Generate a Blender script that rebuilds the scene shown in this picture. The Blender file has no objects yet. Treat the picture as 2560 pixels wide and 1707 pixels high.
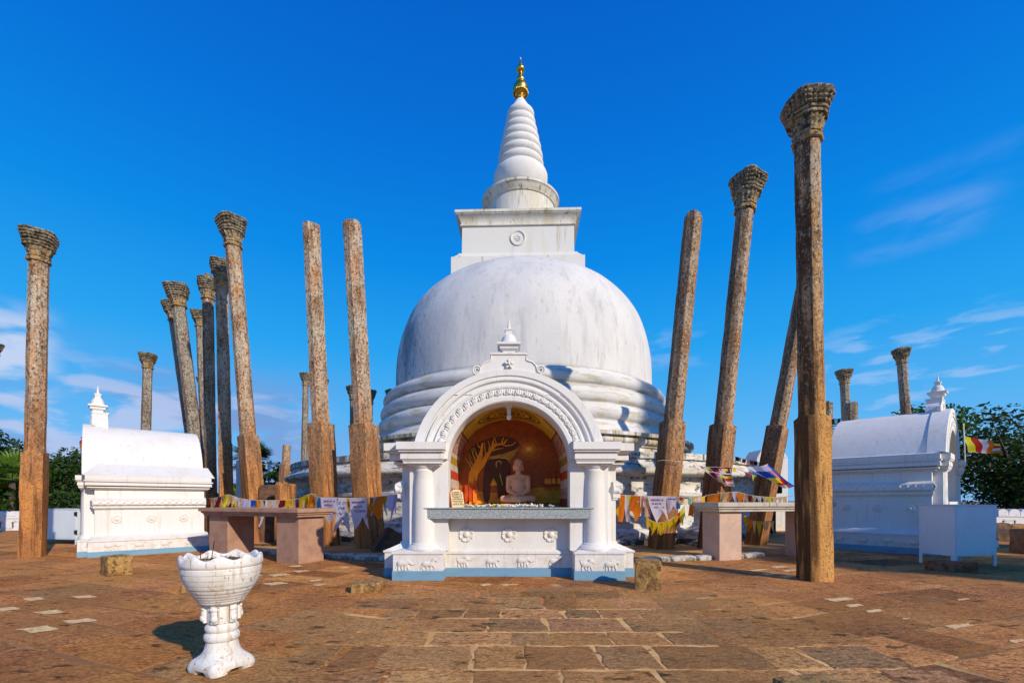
import bpy, math, random
import numpy as np
from mathutils import Vector, Matrix, noise, Euler

SC = bpy.context.scene
COL = SC.collection
PI = math.pi
F = 1138.0          # focal length in photograph pixels (2560 wide)
Y0 = 1250.0         # horizon row of the photograph
H = 1.0             # eye height

# ---------------------------------------------------------------- camera
cd = bpy.data.cameras.new('camera')
cam = bpy.data.objects.new('camera', cd)
COL.objects.link(cam)
cam.location = (0, 0, H)
cam.rotation_euler = (PI/2, 0, 0)
cd.sensor_width = 36.0
cd.lens = 36.0*F/2560.0
cd.shift_y = (Y0-853.5)/2560.0
cd.clip_start = 0.05
cd.clip_end = 2000
SC.camera = cam

# ---------------------------------------------------------------- sky and sun
SUN_EL = math.radians(28)
SUN_DIR = Vector((0.689*math.cos(SUN_EL), -0.725*math.cos(SUN_EL), math.sin(SUN_EL)))
W = bpy.data.worlds.new('World')
SC.world = W
W.use_nodes = True
wt = W.node_tree
for n in list(wt.nodes):
    wt.nodes.remove(n)
def WN(t, **k):
    n = wt.nodes.new(t)
    for a, v in k.items():
        setattr(n, a, v)
    return n
wo = WN('ShaderNodeOutputWorld')
bg = WN('ShaderNodeBackground')
bg.inputs[1].default_value = 0.11
sky = WN('ShaderNodeTexSky', sky_type='NISHITA')
sky.sun_disc = False
sky.sun_elevation = SUN_EL
sky.sun_rotation = math.atan2(SUN_DIR.x, SUN_DIR.y)
sky.air_density = 1.0
sky.dust_density = 0.3
sky.ozone_density = 3.0
tc = WN('ShaderNodeTexCoord')
sep = WN('ShaderNodeSeparateXYZ')
wt.links.new(tc.outputs['Generated'], sep.inputs[0])
# deep tropical blue: tint by elevation
ramp = WN('ShaderNodeValToRGB')
cr = ramp.color_ramp
cr.elements[0].position = 0.0
cr.elements[0].color = (0.24, 0.53, 0.92, 1)
cr.elements[1].position = 0.74
cr.elements[1].color = (0.0005, 0.125, 0.60, 1)
for p, c in ((0.10, (0.15, 0.49, 0.92, 1)), (0.18, (0.085, 0.445, 0.91, 1)), (0.30, (0.018, 0.37, 0.89, 1)), (0.45, (0.001, 0.26, 0.82, 1)), (0.60, (0.0005, 0.175, 0.71, 1))):
    e = cr.elements.new(p)
    e.color = c
wt.links.new(sep.outputs['Z'], ramp.inputs[0])
scl = WN('ShaderNodeMix', data_type='RGBA', blend_type='MULTIPLY')
scl.inputs[0].default_value = 1.0
wt.links.new(ramp.outputs[0], scl.inputs[6])
scl.inputs[7].default_value = (9.0, 9.0, 9.0, 1)
mixs = WN('ShaderNodeMix', data_type='RGBA')
mixs.inputs[0].default_value = 0.975
wt.links.new(sky.outputs[0], mixs.inputs[6])
wt.links.new(scl.outputs[2], mixs.inputs[7])

def math_node(op, a, b=None, c=None, clamp=False):
    m = WN('ShaderNodeMath', operation=op)
    m.use_clamp = clamp
    for i, v in enumerate((a, b, c)):
        if v is None:
            continue
        if isinstance(v, (int, float)):
            m.inputs[i].default_value = v
        else:
            wt.links.new(v, m.inputs[i])
    return m.outputs[0]
def cloud_layer(prev, scale, stretch, lo, hi, zc, zw, az, azw, col, fac, seed, detail=7):
    # direction -> azimuth / elevation coordinates
    azim = math_node('ARCTAN2', sep.outputs['X'], sep.outputs['Y'])
    comb = WN('ShaderNodeCombineXYZ')
    wt.links.new(azim, comb.inputs[0])
    wt.links.new(math_node('MULTIPLY', sep.outputs['Z'], stretch), comb.inputs[1])
    comb.inputs[2].default_value = seed
    no = WN('ShaderNodeTexNoise')
    no.inputs['Scale'].default_value = scale
    no.inputs['Detail'].default_value = detail
    no.inputs['Roughness'].default_value = 0.52
    no.inputs['Distortion'].default_value = 0.25
    wt.links.new(comb.outputs[0], no.inputs['Vector'])
    mr = WN('ShaderNodeMapRange', interpolation_type='SMOOTHSTEP')
    mr.inputs[1].default_value = lo
    mr.inputs[2].default_value = hi
    wt.links.new(no.outputs[0], mr.inputs[0])
    mz = WN('ShaderNodeMapRange', interpolation_type='SMOOTHSTEP')
    wt.links.new(math_node('ABSOLUTE', math_node('SUBTRACT', sep.outputs['Z'], zc)), mz.inputs[0])
    mz.inputs[1].default_value = zw*1.3
    mz.inputs[2].default_value = zw*0.5
    ma = WN('ShaderNodeMapRange', interpolation_type='SMOOTHSTEP')
    wt.links.new(math_node('ABSOLUTE', math_node('SUBTRACT', azim, az)), ma.inputs[0])
    ma.inputs[1].default_value = azw*1.3
    ma.inputs[2].default_value = azw*0.6
    f = math_node('MULTIPLY', math_node('MULTIPLY', mr.outputs[0], mz.outputs[0]), math_node('MULTIPLY', ma.outputs[0], fac), clamp=True)
    mx = WN('ShaderNodeMix', data_type='RGBA')
    wt.links.new(f, mx.inputs[0])
    wt.links.new(prev, mx.inputs[6])
    mx.inputs[7].default_value = (*[9*c for c in col], 1)
    return mx.outputs[2]
o = mixs.outputs[2]
o = cloud_layer(o, 3.2, 4.5, 0.38, 0.58, 0.08, 0.15, -0.80, 0.42, (0.22, 0.33, 0.66), 0.85, 3.1)
o = cloud_layer(o, 7.0, 3.0, 0.48, 0.60, 0.10, 0.12, -0.78, 0.34, (0.50, 0.60, 0.86), 0.80, 8.4)
o = cloud_layer(o, 7.0, 3.0, 0.34, 0.60, 0.408, 0.030, 0.735, 0.085, (0.22, 0.42, 0.86), 0.36, 12.7, 6)
o = cloud_layer(o, 6.0, 3.0, 0.38, 0.66, 0.450, 0.030, 0.79, 0.11, (0.14, 0.36, 0.84), 0.25, 32.7, 6)
o = cloud_layer(o, 9.0, 3.0, 0.40, 0.62, 0.300, 0.035, 0.32, 0.08, (0.30, 0.50, 0.90), 0.55, 17.7, 6)
o = cloud_layer(o, 9.0, 2.5, 0.32, 0.54, 0.215, 0.060, -0.86, 0.07, (0.62, 0.70, 0.90), 0.85, 41.0, 6)
o = cloud_layer(o, 11.0, 4.0, 0.50, 0.66, 0.21, 0.08, 0.78, 0.20, (0.42, 0.60, 0.92), 0.48, 21.3, 6)
wt.links.new(o, bg.inputs[0])
wt.links.new(bg.outputs[0], wo.inputs[0])

sd = bpy.data.lights.new('sun', 'SUN')
sd.energy = 4.5
sd.angle = math.radians(0.8)
sd.color = (1.0, 0.87, 0.68)
so = bpy.data.objects.new('sun', sd)
COL.objects.link(so)
so.rotation_euler = (-SUN_DIR).to_track_quat('-Z', 'Y').to_euler()
so.location = (30, -25, 30)

SC.view_settings.view_transform = 'Standard'
SC.view_settings.look = 'None'
SC.view_settings.exposure = 0.0
SC.view_settings.gamma = 1.0
SC.cycles.max_bounces = 6

# ---------------------------------------------------------------- tags and placing
def tag(o, label=None, cat=None, group=None, kind=None):
    if label: o['label'] = label
    if cat: o['category'] = cat
    if group: o['group'] = group
    if kind: o['kind'] = kind
    return o
def empty(name, loc=(0, 0, 0), rz=0, label=None, cat=None, group=None):
    o = bpy.data.objects.new(name, None)
    o.empty_display_size = 0.2
    COL.objects.link(o)
    o.location = loc
    o.rotation_euler = (0, 0, rz)
    return tag(o, label, cat, group)
def P(px, py, d):
    return Vector(((px-1280)/F*d, d, H+(Y0-py)*d/F))
def G(px, py):
    d = F*H/(py-Y0)
    return Vector(((px-1280)/F*d, d, 0))

# ---------------------------------------------------------------- mesh builder
class MB:
    def __init__(s):
        s.v = []; s.f = []; s.m = []; s.c = None
    def add(s, vs, fs, m=0, M=None):
        b = len(s.v)
        for p in vs:
            p = Vector(p)
            s.v.append(M @ p if M is not None else p)
        for f in fs:
            s.f.append(tuple(i+b for i in f)); s.m.append(m)
        return b
    def box(s, x0, x1, y0, y1, z0, z1, m=0, M=None):
        s.add([(x0,y0,z0),(x1,y0,z0),(x1,y1,z0),(x0,y1,z0),(x0,y0,z1),(x1,y0,z1),(x1,y1,z1),(x0,y1,z1)],
              [(0,3,2,1),(4,5,6,7),(0,1,5,4),(1,2,6,5),(2,3,7,6),(3,0,4,7)], m, M)
    def frustum(s, r0, r1, z0, z1, cx=0, cy=0, m=0, M=None):
        (ax, ay), (bx, by) = r0, r1
        s.add([(cx-ax,cy-ay,z0),(cx+ax,cy-ay,z0),(cx+ax,cy+ay,z0),(cx-ax,cy+ay,z0),
               (cx-bx,cy-by,z1),(cx+bx,cy-by,z1),(cx+bx,cy+by,z1),(cx-bx,cy+by,z1)],
              [(0,3,2,1),(4,5,6,7),(0,1,5,4),(1,2,6,5),(2,3,7,6),(3,0,4,7)], m, M)
    def lathe(s, prof, n=48, cx=0, cy=0, m=0, M=None, cap=True, fn=None):
        vs = []; fs = []
        for j, (r, z) in enumerate(prof):
            for i in range(n):
                a = 2*PI*i/n
                rr, zz = (r, z) if fn is None else fn(r, z, a)
                vs.append((cx+rr*math.cos(a), cy+rr*math.sin(a), zz))
        for j in range(len(prof)-1):
            for i in range(n):
                k = (i+1) % n
                fs.append((j*n+i, j*n+k, (j+1)*n+k, (j+1)*n+i))
        if cap:
            fs.append(tuple(range(n))[::-1])
            fs.append(tuple((len(prof)-1)*n+i for i in range(n)))
        s.add(vs, fs, m, M)
    def tube(s, pts, r, n=6, m=0, M=None):
        pts = [Vector(p) for p in pts]
        rs = r if isinstance(r, (list, tuple)) else [r]*len(pts)
        vs = []; fs = []
        for j, p in enumerate(pts):
            t = (pts[min(j+1, len(pts)-1)]-pts[max(j-1, 0)]).normalized()
            u = t.orthogonal().normalized() if j == 0 else (u - t*u.dot(t)).normalized()
            w = t.cross(u)
            for i in range(n):
                a = 2*PI*i/n
                vs.append(p+(u*math.cos(a)+w*math.sin(a))*rs[j])
        for j in range(len(pts)-1):
            for i in range(n):
                k = (i+1) % n
                fs.append((j*n+i, j*n+k, (j+1)*n+k, (j+1)*n+i))
        fs.append(tuple(range(n))[::-1]); fs.append(tuple((len(pts)-1)*n+i for i in range(n)))
        s.add(vs, fs, m, M)
    def ell(s, c, r, n=12, k=8, m=0, M=None, rot=None):
        vs = []; fs = []
        R = rot.to_matrix() if rot is not None else None
        for j in range(k+1):
            t = PI*j/k
            for i in range(n):
                a = 2*PI*i/n
                p = Vector((r[0]*math.sin(t)*math.cos(a), r[1]*math.sin(t)*math.sin(a), r[2]*math.cos(t)))
                if R is not None: p = R @ p
                vs.append(p+Vector(c))
        for j in range(k):
            for i in range(n):
                q = (i+1) % n
                fs.append((j*n+i, (j+1)*n+i, (j+1)*n+q, j*n+q))
        s.add(vs, fs, m, M)
    def cap(s, a, b, ra, rb, m=0, n=10, sq=1.0, M=None):
        # capsule between two points, optionally flattened in y
        a = Vector(a); b = Vector(b)
        t = (b-a); L = t.length; t.normalize()
        pts = [a-t*ra*0.95, a-t*ra*0.7, a-t*ra*0.3, a+t*0.0, b, b+t*rb*0.3, b+t*rb*0.7, b+t*rb*0.95]
        rs = [ra*0.3, ra*0.71, ra*0.95, ra, rb, rb*0.95, rb*0.71, rb*0.3]
        b0 = len(s.v)
        s.tube(pts, rs, n, m, M)
        if sq != 1.0:
            ym = (a.y+b.y)/2
            for i in range(b0, len(s.v)):
                s.v[i].y = ym+(s.v[i].y-ym)*sq
    def prism(s, pts, y0, y1, m=0, M=None):
        # polygon in xz extruded along y
        n = len(pts)
        vs = [(x, y0, z) for x, z in pts]+[(x, y1, z) for x, z in pts]
        fs = [tuple(range(n)), tuple(range(n, 2*n))[::-1]]
        for i in range(n):
            j = (i+1) % n
            fs.append((i, i+n, j+n, j))
        s.add(vs, fs, m, M)
    def build(s, name, mats, parent=None, smooth=False, zf=None, bevel=0, remesh=0, recalc=True):
        me = bpy.data.meshes.new(name)
        vs = s.v if zf is None else [zf(p) for p in s.v]
        me.from_pydata([tuple(p) for p in vs], [], s.f)
        if not isinstance(mats, (list, tuple)): mats = [mats]
        for mt in mats: me.materials.append(mt)
        me.polygons.foreach_set('material_index', s.m)
        if s.c is not None:
            ca = me.color_attributes.new('col', 'FLOAT_COLOR', 'POINT')
            ca.data.foreach_set('color', np.array(s.c, dtype=np.float32).ravel())
        if smooth is True:
            me.polygons.foreach_set('use_smooth', [True]*len(me.polygons))
        me.update()
        if recalc:
            import bmesh
            b = bmesh.new(); b.from_mesh(me)
            bmesh.ops.recalc_face_normals(b, faces=b.faces)
            b.to_mesh(me); b.free()
        if isinstance(smooth, (int, float)) and smooth is not True and smooth:
            me.polygons.foreach_set('use_smooth', [True]*len(me.polygons))
            me.set_sharp_from_angle(angle=math.radians(smooth))
        o = bpy.data.objects.new(name, me)
        COL.objects.link(o)
        if parent is not None: o.parent = parent
        if bevel:
            b = o.modifiers.new('bevel', 'BEVEL'); b.width = bevel; b.segments = 2; b.limit_method = 'ANGLE'
        if remesh:
            r = o.modifiers.new('remesh', 'REMESH'); r.mode = 'VOXEL'; r.voxel_size = remesh; r.use_smooth_shade = True
            q = o.modifiers.new('smooth', 'SMOOTH'); q.iterations = 3; q.factor = 0.5
        return o
def nz(p, s=1.0, o=0.0):
    return noise.noise(Vector((p[0]*s+o, p[1]*s+o*1.7, p[2]*s-o)))

# ---------------------------------------------------------------- materials
def mat(name, base, layers=(), rough=0.85, bump=(), metal=0.0, coord='Object', attr=None, spec=0.25, island=0.0):
    m = bpy.data.materials.new(name)
    m.use_nodes = True
    t = m.node_tree
    L = t.links.new
    b = t.nodes['Principled BSDF']
    b.inputs['Roughness'].default_value = rough
    b.inputs['Metallic'].default_value = metal
    b.inputs['Specular IOR Level'].default_value = spec
    if coord == 'World':
        cn = t.nodes.new('ShaderNodeNewGeometry').outputs['Position']
    else:
        cn = t.nodes.new('ShaderNodeTexCoord').outputs['Object']
    if attr:
        a = t.nodes.new('ShaderNodeAttribute'); a.attribute_name = attr
        cur = a.outputs['Color']
    else:
        rgb = t.nodes.new('ShaderNodeRGB'); rgb.outputs[0].default_value = (*base, 1)
        cur = rgb.outputs[0]
    if island:
        g = t.nodes.new('ShaderNodeNewGeometry')
        mr = t.nodes.new('ShaderNodeMapRange')
        mr.inputs[3].default_value = 1-island; mr.inputs[4].default_value = 1+island
        L(g.outputs['Random Per Island'], mr.inputs[0])
        mx = t.nodes.new('ShaderNodeMix'); mx.data_type = 'RGBA'; mx.blend_type = 'MULTIPLY'
        mx.inputs[0].default_value = 1
        L(cur, mx.inputs[6]); L(mr.outputs[0], mx.inputs[7]); cur = mx.outputs[2]
    def tex(s, kind='noise', detail=6, rough_=0.6, off=0.0, rot=0.0):
        mp = t.nodes.new('ShaderNodeMapping')
        sc = s if isinstance(s, (tuple, list)) else (s, s, s)
        mp.inputs['Scale'].default_value = sc
        mp.inputs['Rotation'].default_value = (0, 0, rot)
        mp.inputs['Location'].default_value = (off, off*1.3, off*0.7)
        L(cn, mp.inputs[0])
        if kind == 'noise':
            n = t.nodes.new('ShaderNodeTexNoise')
            n.inputs['Scale'].default_value = 1
            n.inputs['Detail'].default_value = detail
            n.inputs['Roughness'].default_value = rough_
            L(mp.outputs[0], n.inputs['Vector']); return n.outputs[0]
        if kind == 'voronoi':
            n = t.nodes.new('ShaderNodeTexVoronoi'); n.inputs['Scale'].default_value = 1
            L(mp.outputs[0], n.inputs['Vector']); return n.outputs['Distance']
        n = t.nodes.new('ShaderNodeTexWave'); n.inputs['Scale'].default_value = 1
        n.inputs['Distortion'].default_value = 6; n.inputs['Detail'].default_value = 4
        L(mp.outputs[0], n.inputs['Vector']); return n.outputs[0]
    for i, l in enumerate(layers):
        out = tex(l['s'], l.get('t', 'noise'), l.get('d', 6), l.get('r', 0.6), l.get('o', 3.7*i), l.get('rot', 0.0))
        mr = t.nodes.new('ShaderNodeMapRange')
        mr.inputs[1].default_value = l['lo']; mr.inputs[2].default_value = l['hi']
        mr.inputs[3].default_value = 0; mr.inputs[4].default_value = l.get('f', 1.0)
        L(out, mr.inputs[0])
        fac = mr.outputs[0]
        for key, ax in (('z', 2), ('x', 0), ('y', 1)):
            if key in l:
                sp = t.nodes.new('ShaderNodeSeparateXYZ'); L(cn, sp.inputs[0])
                mz = t.nodes.new('ShaderNodeMapRange'); mz.interpolation_type = 'SMOOTHSTEP'
                mz.inputs[1].default_value = l[key][0]; mz.inputs[2].default_value = l[key][1]
                L(sp.outputs[ax], mz.inputs[0])
                mu = t.nodes.new('ShaderNodeMath'); mu.operation = 'MULTIPLY'
                L(fac, mu.inputs[0]); L(mz.outputs[0], mu.inputs[1]); fac = mu.outputs[0]
        mx = t.nodes.new('ShaderNodeMix'); mx.data_type = 'RGBA'; mx.blend_type = l.get('b', 'MIX')
        L(fac, mx.inputs[0]); L(cur, mx.inputs[6]); mx.inputs[7].default_value = (*l['c'], 1)
        cur = mx.outputs[2]
    L(cur, b.inputs['Base Color'])
    prev = None
    for i, q in enumerate(bump):
        s_, st = q[0], q[1]
        n = t.nodes.new('ShaderNodeBump'); n.inputs['Strength'].default_value = st
        n.inputs['Distance'].default_value = q[2] if len(q) > 2 else 0.02
        L(tex(s_, q[3] if len(q) > 3 else 'noise', 8, 0.65, 11.0+i), n.inputs['Height'])
        if prev is not None: L(prev, n.inputs['Normal'])
        prev = n.outputs[0]
    if prev is not None: L(prev, b.inputs['Normal'])
    return m
def plain(name, c, rough=0.7, **k):
    return mat(name, c, rough=rough, **k)

WHITE = (0.73, 0.715, 0.70)
M_white = mat('white_plaster', WHITE, [
    dict(c=(0.60, 0.56, 0.48), s=(2.2, 2.2, 0.7), lo=0.48, hi=0.68, f=0.40),
    dict(c=(0.46, 0.42, 0.33), s=(16, 16, 1.1), lo=0.57, hi=0.68, f=0.40, d=8),
    dict(c=(0.34, 0.30, 0.24), s=(40, 40, 12), lo=0.64, hi=0.70, f=0.38),
    dict(c=(0.47, 0.34, 0.20), s=(9, 9, 12), lo=0.44, hi=0.60, f=0.32, z=(0.50, 0.10), d=8)], rough=0.85, bump=[(9, 0.35, 0.012), (40, 0.3, 0.006), (110, 0.2, 0.003)])
M_dome = mat('dome_plaster', (0.65, 0.635, 0.62), [
    dict(c=(0.46, 0.47, 0.49), s=(0.8, 0.8, 0.25), lo=0.42, hi=0.62, f=0.55),
    dict(c=(0.28, 0.30, 0.32), s=(3.2, 3.2, 0.4), lo=0.54, hi=0.70, f=0.42, d=9),
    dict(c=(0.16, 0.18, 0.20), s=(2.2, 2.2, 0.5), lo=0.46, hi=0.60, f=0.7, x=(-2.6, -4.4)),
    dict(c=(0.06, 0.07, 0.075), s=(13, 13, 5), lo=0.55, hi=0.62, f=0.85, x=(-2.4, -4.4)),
    dict(c=(0.20, 0.19, 0.19), s=(3, 3, 0.6), lo=0.44, hi=0.60, f=0.6, z=(8.4, 9.4)),
    dict(c=(0.22, 0.21, 0.20), s=(22, 22, 6), lo=0.64, hi=0.69, f=0.6),
    dict(c=(0.42, 0.36, 0.28), s=(9, 9, 1.0), lo=0.60, hi=0.68, f=0.5)], rough=0.8, bump=[(5, 0.3, 0.03), (40, 0.25, 0.008)])
M_ring = mat('weathered_ring_plaster', (0.67, 0.655, 0.63), [
    dict(c=(0.44, 0.46, 0.50), s=(0.8, 0.8, 1.6), lo=0.45, hi=0.65, f=0.5),
    dict(c=(0.40, 0.33, 0.20), s=(1.4, 1.4, 7), lo=0.50, hi=0.62, f=0.6),
    dict(c=(0.18, 0.165, 0.14), s=(9, 9, 16), lo=0.61, hi=0.68, f=0.65, d=9, r=0.7)], rough=0.85, bump=[(9, 0.35, 0.02), (50, 0.2, 0.006)])
M_terrace = mat('mouldy_terrace_plaster', (0.70, 0.68, 0.65), [
    dict(c=(0.42, 0.42, 0.43), s=(1.1, 1.1, 3.0), lo=0.44, hi=0.60, f=0.55),
    dict(c=(0.42, 0.33, 0.17), s=(1.2, 1.2, 7), lo=0.49, hi=0.60, f=0.6),
    dict(c=(0.055, 0.05, 0.04), s=(4.0, 4.0, 12), lo=0.54, hi=0.62, f=0.92, d=9, r=0.7),
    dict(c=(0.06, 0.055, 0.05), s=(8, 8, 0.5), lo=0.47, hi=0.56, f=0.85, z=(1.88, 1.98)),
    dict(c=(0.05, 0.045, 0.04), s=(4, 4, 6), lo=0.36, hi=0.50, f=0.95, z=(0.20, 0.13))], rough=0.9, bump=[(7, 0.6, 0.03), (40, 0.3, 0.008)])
M_lip = mat('stained_lip_plaster', (0.70, 0.67, 0.62), [
    dict(c=(0.40, 0.30, 0.16), s=(2.0, 2.0, 0.5), lo=0.42, hi=0.62, f=0.8),
    dict(c=(0.10, 0.09, 0.07), s=(7, 7, 0.7), lo=0.50, hi=0.62, f=0.85)], rough=0.9, bump=[(9, 0.4, 0.02)])
M_upper = mat('stained_box_plaster', (0.66, 0.645, 0.61), [
    dict(c=(0.55, 0.48, 0.33), s=(2.6, 2.6, 0.35), lo=0.52, hi=0.74, f=0.55),
    dict(c=(0.22, 0.13, 0.05), s=(4.5, 4.5, 0.30), lo=0.62, hi=0.74, f=0.75),
    dict(c=(0.12, 0.10, 0.07), s=(20, 20, 8), lo=0.70, hi=0.76, f=0.7)], rough=0.8, bump=[(20, 0.2, 0.01)])
M_cornice = mat('rust_streaked_plaster', (0.66, 0.64, 0.58), [
    dict(c=(0.45, 0.36, 0.20), s=(2.2, 2.2, 0.5), lo=0.45, hi=0.68, f=0.65),
    dict(c=(0.20, 0.11, 0.035), s=(6, 6, 0.5), lo=0.56, hi=0.68, f=0.8),
    dict(c=(0.07, 0.06, 0.045), s=(12, 12, 1.2), lo=0.62, hi=0.70, f=0.7)], rough=0.85, bump=[(20, 0.2, 0.01)])
M_gold = mat('gilded_metal', (0.80, 0.50, 0.10), [dict(c=(0.45, 0.25, 0.04), s=6, lo=0.45, hi=0.7, f=0.7)], rough=0.32, metal=1.0)
M_crystal = plain('pale_crystal', (0.75, 0.8, 0.85), 0.1)
M_blue = mat('blue_painted_plinth', (0.17, 0.33, 0.47), [dict(c=(0.30, 0.45, 0.55), s=12, lo=0.6, hi=0.75, f=0.4), dict(c=(0.1, 0.2, 0.3), s=(3, 3, 9), lo=0.55, hi=0.7, f=0.4)], rough=0.7, bump=[(14, 0.4, 0.01)])
M_granite = mat('speckled_granite', (0.33, 0.37, 0.38), [
    dict(c=(0.06, 0.075, 0.08), s=130, lo=0.50, hi=0.60, f=0.9, d=2),
    dict(c=(0.62, 0.66, 0.66), s=150, lo=0.56, hi=0.64, f=0.8, d=2),
    dict(c=(0.75, 0.78, 0.78), s=(9, 0.3, 5), lo=0.75, hi=0.8, f=0.5)], rough=0.4, spec=0.4)
def stone_mat(name, lo_c, mid_c, lichen, dark, seed, zl=(1.2, 4.6), lf=0.9, side=0.0):
    ly = [
        dict(c=mid_c, s=(3, 3, 1.2), lo=0.42, hi=0.58, f=0.8, o=seed),
        dict(c=dark, s=(11, 11, 0.8), lo=0.50, hi=0.60, f=0.75, o=seed+5, d=10, r=0.75),
        dict(c=lichen, s=(3.2, 3.2, 1.6), lo=0.38, hi=0.56, f=lf, z=zl, o=seed+9, d=10, r=0.75),
        dict(c=(0.17, 0.095, 0.05), s=(5.5, 5.5, 1.0), lo=0.49, hi=0.60, f=0.7, z=(zl[0]-2.0, zl[1]-1.5), o=seed+12, d=10, r=0.75),
        dict(c=(0.045, 0.034, 0.025), s=(24, 24, 14), lo=0.515, hi=0.575, f=0.85, z=(zl[0]-1.8, zl[1]-0.8), o=seed+2, d=9, r=0.72),
        dict(c=(0.64, 0.60, 0.52), s=(34, 34, 26), lo=0.575, hi=0.62, f=0.8, z=(zl[0]-0.9, zl[1]-0.4), o=seed+4),
        dict(c=(0.14, 0.055, 0.02), s=40, lo=0.555, hi=0.63, f=0.7, o=seed+3)]
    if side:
        ly.append(dict(c=(0.06, 0.03, 0.016), s=(9, 9, 1.3), lo=0.30, hi=0.50, f=side, x=(0.0, -0.07), o=seed+6, d=9))  # painted shade of the unlit left faces, mixed with dark lichen
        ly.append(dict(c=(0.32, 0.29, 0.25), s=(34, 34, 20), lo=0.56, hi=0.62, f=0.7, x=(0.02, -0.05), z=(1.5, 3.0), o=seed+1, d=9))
    return mat(name, lo_c, ly, rough=0.92, spec=0.12, bump=[((8, 8, 4), 0.4, 0.04), (34, 0.9, 0.02), (100, 0.5, 0.008)])
ST = [stone_mat('weathered_orange_granite', (0.58, 0.25, 0.075), (0.36, 0.15, 0.06), (0.54, 0.47, 0.36), (0.085, 0.035, 0.016), 0.0),
      stone_mat('weathered_shade_painted_brown_granite', (0.50, 0.225, 0.075), (0.34, 0.15, 0.06), (0.46, 0.38, 0.28), (0.06, 0.028, 0.015), 31.0, (0.9, 4.2), 0.85, 0.62),
      stone_mat('weathered_shade_painted_gold_granite', (0.68, 0.36, 0.11), (0.52, 0.25, 0.08), (0.44, 0.38, 0.29), (0.07, 0.034, 0.016), 57.0, (2.2, 4.6), 0.85, 0.92),
      stone_mat('lichen_grey_granite', (0.26, 0.21, 0.15), (0.22, 0.17, 0.12), (0.38, 0.35, 0.29), (0.04, 0.033, 0.028), 77.0, (-0.5, 2.0), 0.9)]
M_cap = mat('lichened_capital_granite', (0.28, 0.235, 0.16), [
    dict(c=(0.42, 0.24, 0.07), s=4, lo=0.40, hi=0.55, f=0.9, z=(0.42, 0.20)),
    dict(c=(0.035, 0.03, 0.026), s=(9, 9, 9), lo=0.46, hi=0.56, f=0.85, d=9, r=0.7),
    dict(c=(0.40, 0.38, 0.31), s=22, lo=0.52, hi=0.58, f=0.8)], rough=0.95, spec=0.1, bump=[(20, 0.9, 0.04), (70, 0.7, 0.012)])
# ================================================================ STRUCTURE: ground
rng = random.Random(7)
M_earth = mat('packed_earth', (0.20, 0.115, 0.055), [
    dict(c=(0.30, 0.19, 0.10), s=0.6, lo=0.4, hi=0.65), dict(c=(0.10, 0.06, 0.03), s=3, lo=0.55, hi=0.7, f=0.6)],
    rough=0.95, coord='World', bump=[(3, 0.5, 0.03), (25, 0.5, 0.01)])
M_mortar = mat('sandy_mortar', (0.76, 0.44, 0.16), [
    dict(c=(0.62, 0.33, 0.11), s=1.2, lo=0.42, hi=0.58, f=0.8), dict(c=(0.84, 0.54, 0.24), s=9, lo=0.48, hi=0.6, f=0.6), dict(c=(0.05, 0.03, 0.02), s=16, lo=0.60, hi=0.64, f=0.8),
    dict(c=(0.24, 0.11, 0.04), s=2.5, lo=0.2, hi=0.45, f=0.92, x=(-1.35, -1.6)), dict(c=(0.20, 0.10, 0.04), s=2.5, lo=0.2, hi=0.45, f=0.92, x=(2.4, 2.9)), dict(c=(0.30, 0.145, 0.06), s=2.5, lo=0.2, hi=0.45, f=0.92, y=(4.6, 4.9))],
    rough=0.95, coord='World', bump=[(12, 0.6, 0.02), (70, 0.5, 0.006)])
M_slab = mat('paving_granite', (1, 1, 1), [
    dict(c=(0.62, 0.56, 0.54), s=(1.3, 1.3, 1), lo=0.42, hi=0.58, f=0.5, b='MULTIPLY'),
    dict(c=(0.30, 0.22, 0.16), s=(16, 34, 30), lo=0.515, hi=0.575, f=0.72, b='MULTIPLY', d=10, r=0.78, rot=0.45),
    dict(c=(0.36, 0.27, 0.21), s=(34, 70, 60), lo=0.51, hi=0.56, f=0.6, b='MULTIPLY', d=10, r=0.75, rot=0.6),
    dict(c=(1.55, 1.52, 1.5), s=(30, 58, 40), lo=0.49, hi=0.56, f=0.95, b='MULTIPLY', d=10, r=0.78, rot=0.7),
    dict(c=(0.78, 0.36, 0.10), s=0.55, lo=0.46, hi=0.60, f=0.40),
    dict(c=(0.85, 0.68, 0.46), s=42, lo=0.655, hi=0.69, f=0.8),
    dict(c=(0.05, 0.035, 0.02), s=(4.5, 9, 4), lo=0.60, hi=0.66, f=0.75)],
    rough=0.92, coord='World', attr='col', island=0.2, spec=0.12,
    bump=[((18, 40, 20), 1.0, 0.06), ((50, 90, 60), 1.0, 0.02), (3, 0.5, 0.05)])
M_sand = mat('trodden_sand', (0.56, 0.30, 0.10), [dict(c=(0.20, 0.11, 0.05), s=1.0, lo=0.45, hi=0.65), dict(c=(0.42, 0.32, 0.2), s=14, lo=0.6, hi=0.7, f=0.6)],
    rough=0.95, coord='World', bump=[(9, 0.7, 0.03), (60, 0.5, 0.01)])

SX, SY = 0.44, 18.0     # stupa axis
g = MB()
g.add([(-400, -60, -0.06), (400, -60, -0.06), (400, 600, -0.06), (-400, 600, -0.06)], [(0, 1, 2, 3)])
tag(g.build('ground', M_earth), kind='structure')

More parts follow.
